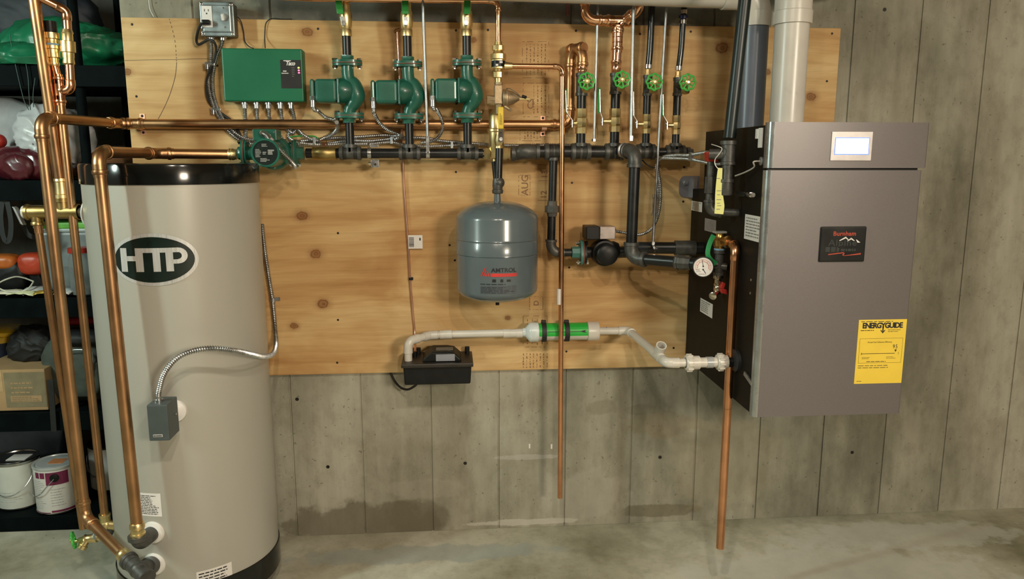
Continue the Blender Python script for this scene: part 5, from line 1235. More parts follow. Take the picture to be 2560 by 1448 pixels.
yo = tag(B('paper_tag', yt, mk('pale_yellow_paper', (.72, .72, .26), .6, 0, .04, 20)), 'long pale yellow paper tag hanging on the gas pipe', 'tag')
pm = MB()
for k, yy in enumerate((447, 478, 488, 500, 509, 515, 524)):
    a, b = P(1791+(k % 3), yy, Yt-.001), P(1800+(k % 2)*3, yy, Yt-.001); pm.quad(a, b, b+V((0, 0, .0018)), a+V((0, 0, .0018)))
B('tag_print', pm, INKG, yo)
cord('tag_string', 'thin white cord looped on the gas pipe above the yellow tag', [P(1779, 361, YG+.02), P(1795, 366, YG-.01), P(1805, 372, YG-.02), P(1798, 385, YG-.02), P(1788, 398, YG-.01), P(1788, 412, YG-.01), P(1797, 424, Yt)], .0013, PVC, 'cord')
cord('sensor_wire', 'grey wire from the boiler side toward the gas pipe', [wire_a, wire_a+V((-.02, .0, -.002)), PX(1885, 418, 1.905), PX(1862, 431, 1.895), PX(1838, 440, 1.885)], .0022, mk('grey_wire', (.40, .38, .35), .5), 'cable')
# ================================================================ electrical
YJ = -.050
jx0, jx1 = P(501, 50, YJ).x, P(586, 50, YJ).x; jz0, jz1 = P(545, 91, YJ).z, P(545, 5, YJ).z
jb = T('junction_box', 'square galvanised outlet box with switch at the top of the plywood', 'outlet box', V(((jx0+jx1)/2, -.025, jz0)))
B('body', MB().box(jx0+.002, jx1-.002, YJ+.003, -.0005, jz0+.002, jz1-.002), mk('dark_galvanised', (.16, .16, .14), .45, .7, .3, 30), jb, bevel=.004)
cv = B('cover', MB().box(jx0, jx1, YJ-.003, YJ+.003, jz0, jz1), GALVBOX, jb, bevel=.005, seg=3)
B('raised_panel', MB().box(jx0+.009, jx1-.009, YJ-.009, YJ-.002, jz0+.012, jz1-.010), GALVBOX, cv, bevel=.004, seg=2)
for sx in (0, 1):
    for sz_ in (0, 1):
        c = V(((jx0+.007, jx1-.007)[sx], YJ-.003, (jz0+.007, jz1-.007)[sz_])); B('cover_screw', MB().lathe(c, (0, -1, 0), [(0, .0055), (.0015, .005), (.003, .002)], 12), CHROME, cv)
ox0, ox1 = P(507, 45, YJ).x, P(533, 45, YJ).x; oz0, oz1 = P(520, 70, YJ).z, P(520, 16, YJ).z
ou = B('outlet', MB().box(ox0, ox1, YJ-.0115, YJ-.008, oz0, oz1), WHITE, jb, bevel=.002)
m = MB()
for dx_, h_ in ((-.006, .008), (.006, .0065)): m.box((ox0+ox1)/2+dx_-.001, (ox0+ox1)/2+dx_+.001, YJ-.0121, YJ-.0113, oz1-.014-h_/2, oz1-.014+h_/2)
m.cyl(((ox0+ox1)/2, YJ-.0113, oz1-.024), ((ox0+ox1)/2, YJ-.0121, oz1-.024), .0025, n=10)
B('outlet_slot', m, INK, ou)
c = P(558, 43, YJ-.01); B('switch_toggle', MB().obox(V((c.x, YJ-.014, c.z)), (V((.0045, 0, 0)), V((0, .006, .003)), V((0, -.004, .009)))), WHITE, jb, bevel=.0015)
B('switch_plate_screw', MB().lathe(P(563, 68, YJ-.009), (0, -1, 0), [(0, .003), (.002, .002)], 10).lathe(P(558, 20, YJ-.009), (0, -1, 0), [(0, .003), (.002, .002)], 10), CHROME, jb)
for px in (528, 558): B('cable_connector', MB().cyl(P(px, 91, -.03), P(px, 101, -.03), .0095).hexn(P(px, 92, -.03), P(px, 95, -.03), .012), ZINC, jb)
pc = T('plug_lead', 'black power cord plugged into the galvanised outlet box', 'cable', P(605, 345, -.02))
c = P(519, 57, YJ-.012); B('plug', MB().obox(V((c.x-.002, YJ-.020, c.z)), (V((.013, 0, 0)), V((0, .009, 0)), V((0, 0, .0075)))), BLACK, pc, bevel=.004, seg=3)
cord('cord', '', [P(512, 57, YJ-.022), P(503, 60, YJ-.02), P(495, 78, YJ-.005), P(491, 100, -.035), P(496, 111, -.03), P(508, 106, -.028), P(522, 99, -.040), P(534, 104, -.045), P(540, 120, -.036), P(537, 145, -.028), P(530, 163, -.026), P(523, 180, -.022), P(517, 205, -.014), P(517, 232, -.012), P(524, 255, -.011), P(540, 272, -.008), P(560, 288, -.008), P(582, 305, -.008), P(597, 330, -.008), P(606, 348, -.01)], .0042, RUBBER, parent=pc)
ZB_ = -.012
bx('armored_cable', 'ribbed metal cable from left connector of the outlet box down to the header', [P(528, 97, -.03), P(528, 120, -.026), P(527, 150, -.022), P(523, 180, -.016), P(522, 215, ZB_), P(529, 250, ZB_), P(540, 280, ZB_), P(556, 308, -.009), P(575, 333, ZB_), P(600, 352, ZB_), P(625, 360, -.014), P(655, 358, -.014)])
bx('armored_cable', 'ribbed metal cable from right connector of the outlet box down to the header', [P(558, 97, -.03), P(553, 115, -.026), P(543, 138, -.024), P(536, 165, -.020), P(532, 195, ZB_), P(533, 230, ZB_), P(540, 258, ZB_), P(552, 285, -.010), P(568, 312, -.009), P(588, 332, ZB_), P(612, 346, ZB_), P(650, 352, -.014), P(700, 352, -.014)])
for (px, py, Y_, lb) in ((526, 160, -.022, 'zinc cable clip under the outlet box'), (541, 273, -.012, 'zinc cable clip left of the green control box')):
    c = P(px, py, Y_); tag(B('cable_clip', MB().obox(c+V((0, -.004, 0)), (V((.016, 0, -.002)), V((0, .004, 0)), V((.001, 0, .004)))).obox(c+V((-.010, -.006, -.010)), (V((.004, 0, 0)), V((0, .004, 0)), V((0, 0, .008)))), ZINC, bevel=.001), lb, 'clip', 'cable clips')
cord('thin_wire', 'thin dark wire from outlet box to the green control box', [P(594, 42, -.02), P(603, 55, -.012), P(609, 80, -.006), P(612, 103, -.008), P(622, 116, -.02), P(634, 121, -.03)], .0018, RUBBER)
cord('thin_wire', 'thin dark wire leaving top of the green control box to the right', [P(663, 120, -.03), P(662, 95, -.006), P(664, 62, -.005), P(672, 50, -.003), P(684, 46, .006), P(705, 48, .012), P(730, 48, .013)], .0016, RUBBER)
cord('thin_wire', 'thin white wire hanging down above the plywood left corner', [P(371, -30, .012), P(372, 5, .010), P(375, 24, .008), P(384, 42, .008)], .0011, WHITE)
# green zone control box
YGX = -.062
g0, g1 = P(555, 253, YGX), P(757, 122, YGX); gx0, gx1 = P(556, 190, YGX).x, P(758, 190, YGX).x; gz0, gz1 = P(655, 254, YGX).z, P(655, 121, YGX).z
gb = T('zone_controller', 'dark green metal control box with black label and indicator lights', 'control box', V(((gx0+gx1)/2, -.03, gz0)))
B('cover', MB().box(gx0, gx1, YGX, -.012, gz0, gz1), GREENBOX, gb, bevel=.005, seg=3)
B('back_plate', MB().box(gx0+.004, gx1-.004, -.0125, -.0005, gz0+.003, gz1-.003), GREENBOX, gb)
lx0, lx1 = P(702, 185, YGX).x, gx1-.0055; lz0, lz1 = P(730, 221, YGX).z, P(730, 150, YGX).z
lb = B('label', MB().box(lx0, lx1, YGX-.0007, YGX+.0005, lz0, lz1), mk('label_matt_black', (.012, .012, .012), .5), gb)
lw, lh = lx1-lx0, lz1-lz0; f_ = flat((lx0, YGX-.0008, lz0), (1, 0, 0), (0, 0, 1), .0003)
text('maker_lettering', 'Taco', .0185, lambda u, v: f_(lw*.50+u+v*.25, lh*.875+v), PAPER, lb, .0007, .9, .88)
m = MB(); rect(m, f_, lw*.16, lw*.52, lh*.955, lh*.985); lines(m, f_, lw*.12, lw*.36, lh*.58, lh*.63, 1, .8, 3); lines(m, f_, lw*.04, lw*.44, lh*.51, lh*.55, 1, .7, 5)
B('label_print', m, PAPER, lb)
m = MB(); lines(m, f_, lw*.54, lw*.70, lh*.39, lh*.76, 5, .25, 6); B('label_fine_print', m, INKG, lb)
for px, py, nm, cc__ in ((746.5, 169.5, 'green', (.62, 1, .10)), (747, 176, 'red', (1, .12, .25)), (747.5, 182, 'red', (1, .12, .25))):
    c = P(px, py, YGX-.001); B('indicator_light', MB().ball(c, .0034, 10, 6, (1, .5, .8)), mk('led_'+nm, cc__, .3, emit=cc__, estr=2.2), lb)
CXS = (611, 641, 670, 700, 727)
for px in CXS:
    c = P(px, 254, -.035); B('cable_connector', MB().cyl(V((c.x, -.035, gz0+.001)), V((c.x, -.035, gz0-.007)), .0115).cyl(V((c.x, -.035, gz0-.006)), V((c.x, -.035, gz0-.020)), .0085), ZINC, gb)
def from_box(i, *pts): 
    c = P(CXS[i], 254, -.035); return [V((c.x, -.035, gz0-.010))]+list(pts)
bx('armored_cable', 'first ribbed metal cable from the bottom of the green control box', from_box(0, P(612, 275, -.022), P(614, 300, -.008), P(615, 330, -.010), P(614, 350, ZB_), P(616, 366, -.02)))
bx('armored_cable', 'second ribbed metal cable from the bottom of the green control box', from_box(1, P(642, 275, -.022), P(644, 300, -.008), P(650, 325, -.010), P(680, 346, -.016), P(712, 356, -.016), P(760, 352, -.014), P(820, 346, -.014), P(880, 343, -.014), P(960, 338, -.014), P(985, 340, -.02), P(1002, 338, -.05)))
bx('armored_cable', 'third ribbed metal cable from the bottom of the green control box', from_box(2, P(672, 275, -.022), P(675, 300, -.008), P(690, 325, -.012), P(704, 345, -.018), P(715, 362, -.020), P(760, 362, -.014), P(810, 360, -.018), P(870, 352, -.018), P(930, 352, -.018), P(1000, 345, -.018), P(1060, 345, -.018), P(1100, 352, -.018), P(1150, 356, -.018), P(1230, 362, -.018), P(1310, 364, -.018), P(1390, 363, -.018), P(1480, 366, -.018), P(1560, 372, -.02)))
bx('armored_cable', 'fourth ribbed metal cable from the bottom of the green control box', from_box(3, P(702, 275, -.022), P(706, 300, -.008), P(716, 320, -.010), P(732, 333, -.014), P(742, 323, -.014), P(760, 338, -.024), P(790, 352, -.024), P(812, 344, -.026), P(835, 332, -.035), P(845, 318, -.06), P(842, 306, -.10)))
bx('armored_cable', 'fifth ribbed metal cable from the bottom of the green control box', from_box(4, P(731, 275, -.022), P(736, 300, -.008), P(728, 325, -.010), P(722, 342, -.014), P(745, 356, -.024), P(800, 362, -.026), P(860, 360, -.026), P(920, 360, -.026), P(975, 356, -.026), P(1010, 362, -.026), P(1060, 366, -.022), P(1120, 364, -.022), P(1160, 362, -.022)))
# whips to the pumps
c = CONN[0]; bx('armored_cable', 'ribbed metal cable hanging from the pump nearest the green control box', [c+V((0, 0, -.012)), c+V((.002, .01, -.030)), P(795, 278, -.085), P(815, 294, -.08), P(835, 300, -.075), P(846, 312, -.06), P(840, 330, -.04), P(815, 346, -.03)], cat='cable')
c = CONN[1]; bx('armored_cable', 'ribbed metal cable hanging from the middle green pump', [c+V((0, 0, -.012)), c+V((.001, .01, -.030)), P(936, 285, -.09), P(950, 308, -.07), P(972, 326, -.05), P(996, 336, -.04), P(1004, 341, -.03), P(985, 350, -.03)], cat='cable')
c = CONN[2]; bx('armored_cable', 'ribbed metal cable hanging from the green pump nearest the fill valve', [c+V((0, 0, -.012)), c+V((.003, .01, -.030)), P(1092, 275, -.08), P(1103, 296, -.06), P(1107, 318, -.045), P(1098, 340, -.035), P(1080, 353, -.03), P(1052, 358, -.03)], cat='cable')
bx('armored_cable', 'short ribbed metal cable crossing in front of the round faced pump', [WHIP, P(690, 364, -.225), P(706, 381, -.215), P(722, 397, -.20), P(735, 412, -.17), P(738, 418, -.12)], .0068)
cord('green_wire', 'short green ground wire above the brass check valve', [P(725, 344, -.02), P(735, 341, -.02), P(760, 340, -.02), P(785, 341, -.02), P(796, 347, -.02), P(806, 352, -.02)], .0022, GRIP)
for (px, py, lb_) in ((709, 356, 'zinc cable clip right of the round faced pump'), (786, 352, 'zinc cable clip above the brass check valve'), (979, 351, 'zinc cable clip left of the middle pump nipple'), (1130, 362, 'zinc cable clip left of the third header tee')):
    c = P(px, py, -.03); tag(B('cable_clip', MB().box(c.x-.004, c.x+.004, -.034, -.0005, c.z-.012, c.z+.012), ZDULL, bevel=.001), lb_, 'clip', 'cable clips')
c = P(809, 360, -.05); tag(B('copper_clip', MB().box(c.x-.006, c.x+.006, -.055, -.030, c.z-.007, c.z+.007).tube([P(797, 350, -.05), P(806, 352, -.055), P(815, 352, -.055), P(820, 366, -.045)], .0015, 6), COPPER_NEW), 'small copper clip holding cables above the brass check valve', 'clip')
# cables at the boiler end
bx('armored_cable', 'ribbed metal cable from black pump up beside the long rod to red valve', [V((bx1+.006, YD-.01, (bz0+bz1)/2+.004)), P(1560, 582, -.10), P(1590, 587, -.10), P(1612, 583, -.11), P(1630, 570, -.12), P(1643, 545, -.125), P(1650, 510, -.125), P(1651, 470, -.12), P(1646, 430, -.12), P(1646, 405, -.13), P(1660, 392, -.16), P(1690, 388, -.22), P(1720, 388, -.28), P(1745, 384, -.34), P(1768, 381, -.40), P(1790, 384, -.45)], .0056)
bx('armored_cable', 'ribbed metal cable beside the long rod curving under the header to the boiler', [P(1640, 530, -.10), P(1645, 490, -.11), P(1644, 450, -.11), P(1641, 415, -.115), P(1652, 397, -.15), P(1680, 396, -.20), P(1715, 397, -.26), P(1745, 402, -.34), P(1775, 408, -.42), P(1800, 410, -.46), P(1808, 405, -.48)], .0056)
c = P(1727, 390, -.30); tag(B('cable_clip', MB().obox(c, (V((.004, 0, 0)), V((0, .012, 0)), V((0, 0, .011)))), ZINC, bevel=.001), 'zinc clip joining two cables left of the red gas valve', 'clip')
cord('black_wire', 'thin black wires drooping under the header beside the heavy supply pipe', [P(1605, 400, -.06), P(1618, 412, -.06), P(1636, 420, -.09), P(1650, 414, -.11)], .0022, RUBBER)

# ================================================================ condensate pump and drain
cp = T('condensate_pump', 'black condensate pump hanging on the wall under the plywood edge', 'pump', V((1.01, -.09, .62)))
cx0, cx1 = P(1008, 935, -.155).x, P(1179, 935, -.155).x; lidz = .7075
z0 = P(1090, 962, -.155).z
tank_ = MB().prism([V((cx0+.004, .005, z0)), V((cx1-.004, .005, z0)), V((cx1, .005, lidz-.012)), V((cx0, .005, lidz-.012))], (0, -.160, 0)); B('reservoir', tank_, BLACK, cp, bevel=.005, seg=3)
B('lid', MB().box(cx0-.006, cx1+.006, -.166, .0, lidz-.014, lidz), mk('dark_brown_plastic', (.020, .016, .012), .45, 0, .2, 20), cp, bevel=.003)
mx0, mx1 = P(1056, 890, -.09).x, P(1154, 890, -.09).x; mzt = P(1110, 867, -.07).z
mot = MB().prism([V((mx0, -.04, lidz-.001)), V((mx1, -.04, lidz-.001)), V((mx1-.004, -.04, mzt-.024)), V((mx1-.026, -.04, mzt-.004)), V((mx1-.05, -.04, mzt)), V((mx0+.036, -.04, mzt)), V((mx0+.020, -.04, mzt-.012)), V((mx0+.006, -.04, lidz+.012))], (0, -.105, 0))
mo_ = B('motor_housing', mot, BLACK, cp, bevel=.006, seg=3)
a, b = P(1090, 903, -.146), P(1137, 884, -.146)
lb = B('rating_label', MB().box(a.x, b.x, -.1468, -.1448, lidz+.004, lidz+.028), mk('grey_foil_label', (.30, .31, .36), .35, .4, .1, 20), mo_)
B('top_label', MB().box(a.x, b.x-.006, -.12, -.08, mzt-.001, mzt+.0008), mk('dark_silver_label', (.18, .17, .15), .4, .5, .2, 40), mo_)
for px, py in ((1046, 882), (1168, 880)):
    c = P(px, py, -.03); B('lid_knob', MB().cyl(V((c.x, -.03, lidz-.001)), V((c.x, -.03, lidz+.024)), .0085).cyl(V((c.x, -.039, lidz+.014)), V((c.x, -.036, lidz+.014)), .005), BLACK, cp)
B('inlet_stub', MB().cyl(V((P(1037, 890, -.07).x, -.07, lidz-.001)), V((P(1037, 890, -.07).x, -.07, lidz+.02)), .008), BLACK, cp)
cord('pump_cord', 'black power cord curving below the condensate pump', [P(968, 922, .012), P(976, 932, .010), P(988, 955, -.01), P(1003, 970, -.03), P(1020, 974, -.05), P(1036, 966, -.08), P(1042, 960, -.10)], .0042, RUBBER)
RPV = .0134
dz = P(1200, 835, -.062).z
de = T('drain_line', 'white plastic drain pipe from condensate pump to the neutraliser tube', 'pipe', P(1022, 905, -.11))
px_ = P(1021, 905, -.115).x
run('', '', '', [V((px_, -.115, lidz-.004)), V((px_, -.115, P(1024, 853, -.115).z)), V((P(1075, 842, -.068).x, -.066, dz-.001)), V((P(1100, 838, -.062).x+.02, -.062, dz)), V((P(1312, 832, -.062).x, -.062, dz+.002))], RPV, PVC, 'pvc', PVC, root=de, R=.024)
sleeve(de, 'coupling', V((P(1272, 833, -.062).x, -.062, dz)), V((P(1292, 833, -.062).x, -.062, dz)), RPV, PVC, 'pvc')
m = MB()
for k in range(26):
    x_ = P(1095+k*6.7, 833, -.062).x
    if random.random() < .75: m.box(x_, x_+.004, -.062-RPV*.72, -.062-RPV*.70, dz+RPV*.70, dz+RPV*.74)
B('pipe_print', m, mk('faded_red_ink', (.45, .16, .14), .6), de)
ne = T('neutralizer_tube', 'fat white tube with green arrow label held by two black clips', 'neutralizer', P(1410, 855, -.062))
ax0, ax1 = P(1306, 832, -.062).x, P(1502, 828, -.062).x; dn = V((ax1-ax0, 0, .001)).normalized(); RN = .0305; nz = dz+.003
B('tube', MB().cyl(V((P(1340, 830, -.062).x, -.062, nz)), V((P(1480, 829, -.062).x, -.062, nz)), RN, n=32), PVC, ne)
B('reducer', MB().lathe(V((ax0, -.062, nz)), (1, 0, 0), [(0, RPV*1.15), (.010, RPV*1.2), (.026, RN*1.12), (.030, RN*1.16), (P(1345, 830, -.062).x-ax0, RN*1.14)], 32), mk('bluish_pvc', (.62, .68, .68), .3), ne)
xc0 = P(1468, 828, -.062).x
B('end_cap', MB().lathe(V((xc0, -.062, nz)), (1, 0, 0), [(0, RN*1.02), (0, RN*1.13), (.034, RN*1.13), (.040, RN*1.05), (.042, .016)], 32), PVC, ne)
gm = MB(); xa, xb = P(1346, 828, -.062).x, P(1467, 828, -.062).x
def nf(x, t, lift=.0008): return V((x, -.062-(RN+lift)*math.cos(t), nz+(RN+lift)*math.sin(t)))
for k in range(10):
    t0, t1 = math.radians(-18+148*k/10), math.radians(-18+148*(k+1)/10)
    gm.quad(nf(xa, t0), nf(xb, t0), nf(xb, t1), nf(xa, t1))
gl_ = B('green_label', gm, mk('bright_green_label', (.02, .42, .05), .4, 0, .05, 20), ne)
am = MB(); tm = math.radians(12)
am.quad(nf(xa+.03, tm-.03, .0014), nf(xb-.02, tm-.03, .0014), nf(xb-.02, tm+.03, .0014), nf(xa+.03, tm+.03, .0014))
am.quad(nf(xb-.024, tm, .0014), nf(xb-.006, tm+.18, .0014), nf(xb-.012, tm, .0014), nf(xb-.006, tm-.18, .0014)); am.quad(nf(xb-.030, tm, .0014), nf(xb-.012, tm+.16, .0014), nf(xb-.018, tm, .0014), nf(xb-.012, tm-.16, .0014))
B('arrow', am, INK, gl_)
for px in (1359, 1416):
    x_ = P(px, 830, -.062).x
    mm = MB().lathe(V((x_-.008, -.062, nz)), (1, 0, 0), [(0, RN*1.01), (0, RN*1.17), (.016, RN*1.17), (.016, RN*1.01)], 24, False)
    mm.box(x_-.009, x_+.009, -.040, -.001, nz-.012, nz+.012).box(x_-.008, x_+.008, -.068, -.052, nz+RN*1.1, nz+RN*1.1+.008)
    B('clip', mm, RUBBER, ne)
dl_ = T('drain_line', 'white plastic drain run with open upright tee leading to the boiler', 'pipe', P(1665, 915, -.5))
pA = V((ax1-.012, -.062, nz)); pB = V((P(1572, 833, -.066).x, -.066, nz)); pC = P(1665, 908, -.50); zC = PX(1840, 902, 1.92).z-.004; pC = V((pC.x, -.505, zC)); pD = V((1.79, -.508, zC))
run('', '', '', [pA, pB, pC, pD], RPV, PVC, 'pvc', PVC, root=dl_, R=.019)
B('blue_ring', MB().lathe(V((P(1515, 828, -.062).x, -.062, nz)), (1, 0, 0), [(0, RPV*1.03), (.002, RPV*1.03)], 24), mk('blue_primer', (.10, .12, .40), .5), dl_)
dC = (pC-pB).normalized(); tC = pB.lerp(pC, .80)
m = MB().cyl(tC-dC*.036, tC+dC*.036, RPV*1.2, n=24)
upv = V((.02, -.62, .78)).normalized(); m.lathe(tC, upv, [(0, RPV*1.2), (.052, RPV*1.22), (.052, RPV*.98), (.02, RPV*.98)], 24, False)
B('tee', m, PVC, dl_)
xs_ = [P(px, 906, -.51).x for px in (1714, 1748, 1792, 1818)]
RU = .0235
for a, b in ((xs_[0], xs_[1]), (xs_[2], xs_[3])):
    m = MB().lathe(V((a, -.508, zC)), (1, 0, 0), [(0, RU*.78), (0, RU*.9), (.004, RU*1.05), (.016, RU*1.05), (.017, RU*.9), (b-a, RU*.88)], 28)
    for k in range(10): t = 2*PI*k/10; m.box(a+.004, a+.020, -.508+RU*1.02*math.cos(t)-.003, -.508+RU*1.02*math.cos(t)+.003, zC+RU*1.02*math.sin(t)-.003, zC+RU*1.02*math.sin(t)+.003)
    B('union_nut', m, PVC, dl_)
B('pipe', MB().cyl(V((xs_[0], -.508, zC)), V((xs_[3], -.508, zC)), RPV*1.15), PVC, dl_)
B('clear_section', MB().cyl(V((P(1766, 906, -.51).x, -.508, zC)), V((P(1782, 906, -.51).x, -.508, zC)), RPV*1.28, n=24), mk('grey_clear_plastic', (.40, .42, .43), .2), dl_)
B('outlet', MB().cyl(V((xs_[3]-.004, -.508, zC)), V((1.925, -.508, zC)), RPV*1.2), BLACK, dl_)
# thin vinyl line
tl_ = T('thin_tube', 'thin pinkish copper tube running down the plywood to the condensate pump', 'tube', P(1037, 845, -.01))
B('tube', MB().tube(spline([P(993, 75, -.006), P(998, 160, -.006), P(1002, 250, -.008), P(1005, 340, -.008), P(1007, 405, -.007), P(1010, 470, -.006), P(1015, 540, -.006), P(1021, 620, -.006), P(1025, 697, -.006), P(1031, 770, -.006), P(1037, 838, -.008), P(1038, 880, -.06), P(1037, 890, -.07)], 6), .0044, 10), mk('pink_copper', (.80, .50, .40), .22, .9, .1, 20), tl_)
B('tube_loop', MB().tube([P(993, 75, -.006)+V((-.008, 0, -.004)), P(993, 75, -.010), P(993, 75, -.006)+V((.008, 0, .003))], .005, 8), COPPER_OLD, tl_)
c = P(1026, 697, -.008); B('tube_clip', MB().box(c.x-.006, c.x+.010, -.014, -.0005, c.z-.005, c.z+.005), BLACK, tl_, bevel=.002)
a, b = P(1021, 622, -.012), P(1056, 588, -.012)
bt = B('barcode_tag', MB().box(a.x, b.x, -.0125, -.0115, a.z, b.z), PAPER, tl_, bevel=.0004)
m = MB(); f_ = flat(((a.x+b.x)/2, -.0126, (a.z+b.z)/2), (1, 0, 0), (0, 0, 1), .0003); hw, hh = (b.x-a.x)/2, (b.z-a.z)/2
v = -hh*.75
while v < hh*.7:
    t = random.choice((.0006, .0012, .0018)); rect(m, f_, -hw*.9, -hw*.2, v, v+t); v += t+random.choice((.0007, .0012))
rect(m, f_, hw*.55, hw*.75, hh*.2, hh*.6)
B('barcode', m, INK, bt)
tag(B('red_stick', MB().cyl(P(1419, 39, .008), P(1418, -20, .008), .0028, n=8), RED), 'thin red stick hanging above the plywood top edge', 'stick')
# ================================================================ storage shelving in the alcove and what stands on it
SY0, SY1 = .14, .57; SXL, SXR = -1.14, -.03
TIER = (.058, .470, .900, 1.322, 1.715)
sh = T('storage_shelf', 'black plastic shelving unit behind the tank in the dark alcove', 'shelf', V((-.58, .35, 0)))
for k, z in enumerate(TIER):
    th = .056 if k == 0 else .072
    s_ = B('shelf_board', MB().box(SXL, SXR, SY0, SY1, z-th, z-.004), SHELFM, sh, bevel=.003)
    B('shelf_rim', MB().box(SXL, SXR, SY0-.004, SY0+.004, z-th, z), SHELFM, s_, bevel=.002)
for x in (-1.08, -.226):
    for y in (SY0+.025, SY1-.03):
        for k in range(4): B('post', MB().cyl(V((x, y, TIER[k]-.004)), V((x, y, TIER[k+1]-.072)), .0165), SHELFM, sh)
        B('post', MB().cyl(V((x, y, TIER[4]-.004)), V((x, y, 2.1)), .0165), SHELFM, sh)

def blob(c, rx, ry, rz, seed, e=2.4, wr=.10, ws=7., n=96, m_=56, floor=None, fine=.03):
    "soft crumpled bag shape"
    c = V(c); mb = MB(); R0 = random.Random(seed); D1 = V((R0.uniform(.5, 1), R0.uniform(-.4, .4), R0.uniform(-.9, .9))).normalized(); D2 = V((R0.uniform(-.6, .6), R0.uniform(-.4, .4), 1)).normalized(); off = V((seed*3.7, seed*1.3, seed*2.1))
    def pt(ph, t):
        sx, sy, sz_ = math.sin(ph)*math.cos(t), math.sin(ph)*math.sin(t), math.cos(ph)
        k = (abs(sx)**e+abs(sy)**e+abs(sz_)**e)**(-1/e)
        d = V((sx*k, sy*k, sz_*k)); q = V((d.x*rx, d.y*ry, d.z*rz))
        wp = noise.noise(q*ws*.9+off)
        w2 = noise.noise(q*ws*2.2+off*1.7)
        f1 = 1-abs(math.sin(q.dot(D1)*62+wp*5+w2*2.2+seed)); f2 = 1-abs(math.sin(q.dot(D2)*88+wp*6+w2*3+seed*2))
        mk_ = .5+.9*noise.noise(q*ws*.9+off*2)
        w_ = wp*wr + (f1**1.6-.45)*fine*(.6+mk_) + (f2**1.8-.4)*fine*(1.1-mk_)
        q = q*(1+w_)+c
        if floor is not None and q.z < floor: q.z = floor
        return q
    for j in range(1, m_):
        for k in range(n): mb.v.append(pt(PI*j/m_, 2*PI*k/n))
    top = len(mb.v); mb.v.append(pt(0.001, 0)); mb.v.append(pt(PI-.001, 0))
    for j in range(m_-2): mb.skin(j*n, (j+1)*n, n)
    for k in range(n): mb.f.append([top, k, (k+1) % n]); mb.f.append([top+1, (m_-2)*n+(k+1) % n, (m_-2)*n+k])
    return mb
NYLON = mk('green_nylon', (.008, .16, .075), .38, 0, .35, 9, .3, 40, coat=.1)
NAVY = mk('dark_navy_fabric', (.006, .010, .018), .6, 0, .3, 20, .2)
BLKF = mk('black_fabric', (.010, .011, .012), .65, 0, .3, 30, .25)
MAROON = mk('maroon_leather', (.085, .012, .018), .30, 0, .3, 12, .25, coat=.2)
# top tier
z = TIER[4]
o = tag(B('nylon_bag', blob((P(262, 120, .30).x-.12, .33, z+.085), .22, .15, .095, 4, 2.0, .28, 4.5, floor=z, fine=.07), NYLON, ang=60), 'crumpled shiny green nylon bag on the top shelf nearest the plywood', 'bag')
o = tag(B('nylon_bag', blob((P(60, 130, .22).x, .235, z+.02), .20, .125, .065, 9, 2.0, .28, 6, floor=z+.001, fine=.09), NYLON, ang=60), 'flat green nylon bag at the front edge of the top shelf far left', 'bag')
tag(B('duffel_bag', blob((P(60, 40, .40).x, .44, z+.19), .26, .10, .15, 5, 2.6, .08, 6, floor=z), NAVY, ang=60), 'dark navy duffel bag at the back of the top shelf', 'bag')
for i, pts in enumerate(([(24, 85), (32, 130), (45, 190), (60, 250), (72, 275)], [(63, 150), (70, 190), (73, 240), (76, 275)], [(88, 195), (83, 235), (84, 268)])):
    tag(B('drawstring', MB().tube(spline([P(a, b, .125) for a, b in pts], 6), .0015, 6), mk('dark_green_cord', (.012, .05, .035), .5)), ('dark green drawstring hanging furthest left from the top shelf', 'dark green drawstring hanging from the flat nylon bag', 'short dark green drawstring hanging beside the thick copper pipe')[i], 'cord', 'drawstrings')
# fourth tier
z = TIER[3]
c = P(30, 320, .40)
tag(B('leaning_board', MB().prism([V((-.92, .50, z)), V((-.42, .50, z)), V((-.40, .50, z+.23)), V((-.56, .50, z+.30)), V((-.92, .50, z+.33))], (0, -.16, 0)), mk('grey_plastic', (.30, .30, .31), .45), bevel=.01, seg=3), 'pale grey board leaning at the back of the fourth shelf', 'board')
pw = T('plastic_bag', 'knotted white plastic bag on the shelf behind the copper pipes', 'bag', V((-.36, .26, z)))
B('bag_body', blob((P(110, 305, .25).x, .25, z+.145), .105, .09, .125, 11, 2.1, .18, 6, fine=.06), mk('white_thin_plastic', (.55, .56, .58), .3, 0, .05, 12), pw, ang=60)
B('bag_body', blob((P(172, 300, .30).x, .32, z+.15), .085, .06, .11, 13, 2.1, .18, 6, fine=.03), MATS['white_thin_plastic'], pw, ang=60)
B('bag_knot', MB().ball(P(102, 278, .24), .018, 10, 7, (1, 1, .7)).tube(spline([P(102, 276, .22), P(96, 283, .20), P(92, 300, .19), P(80, 330, .18), P(82, 362, .17)], 5), .0025, 6), INKG, pw)
mr = T('leather_bag', 'crumpled maroon leather bag on the fourth shelf', 'bag', V((P(70, 420, .22).x, .22, z)))
B('bag_body', blob((P(72, 415, .22).x, .23, z+.060), .135, .085, .072, 21, 2.3, .22, 6, floor=z, fine=.045), MAROON, mr, ang=60)
B('bag_flap', blob((P(45, 412, .16).x, .155, z+.045), .05, .02, .045, 25, 2.1, .25, 9, floor=z, fine=.06), MAROON, mr, ang=60)
tag(B('folded_blanket', blob((P(262, 385, .40).x, .40, z+.055), .13, .11, .065, 31, 2.6, .12, 9, floor=z), mk('rust_brown_fabric', (.16, .065, .025), .8, 0, .3, 20, .3), ang=60), 'rust brown folded cloth on the fourth shelf behind the post', 'cloth')
tag(B('soft_ball', MB().ball(V((P(-4, 345, .275).x, .275, z+.138)), .026, 16, 10), RED), 'small red ball resting on the dark bundle at far left', 'ball')
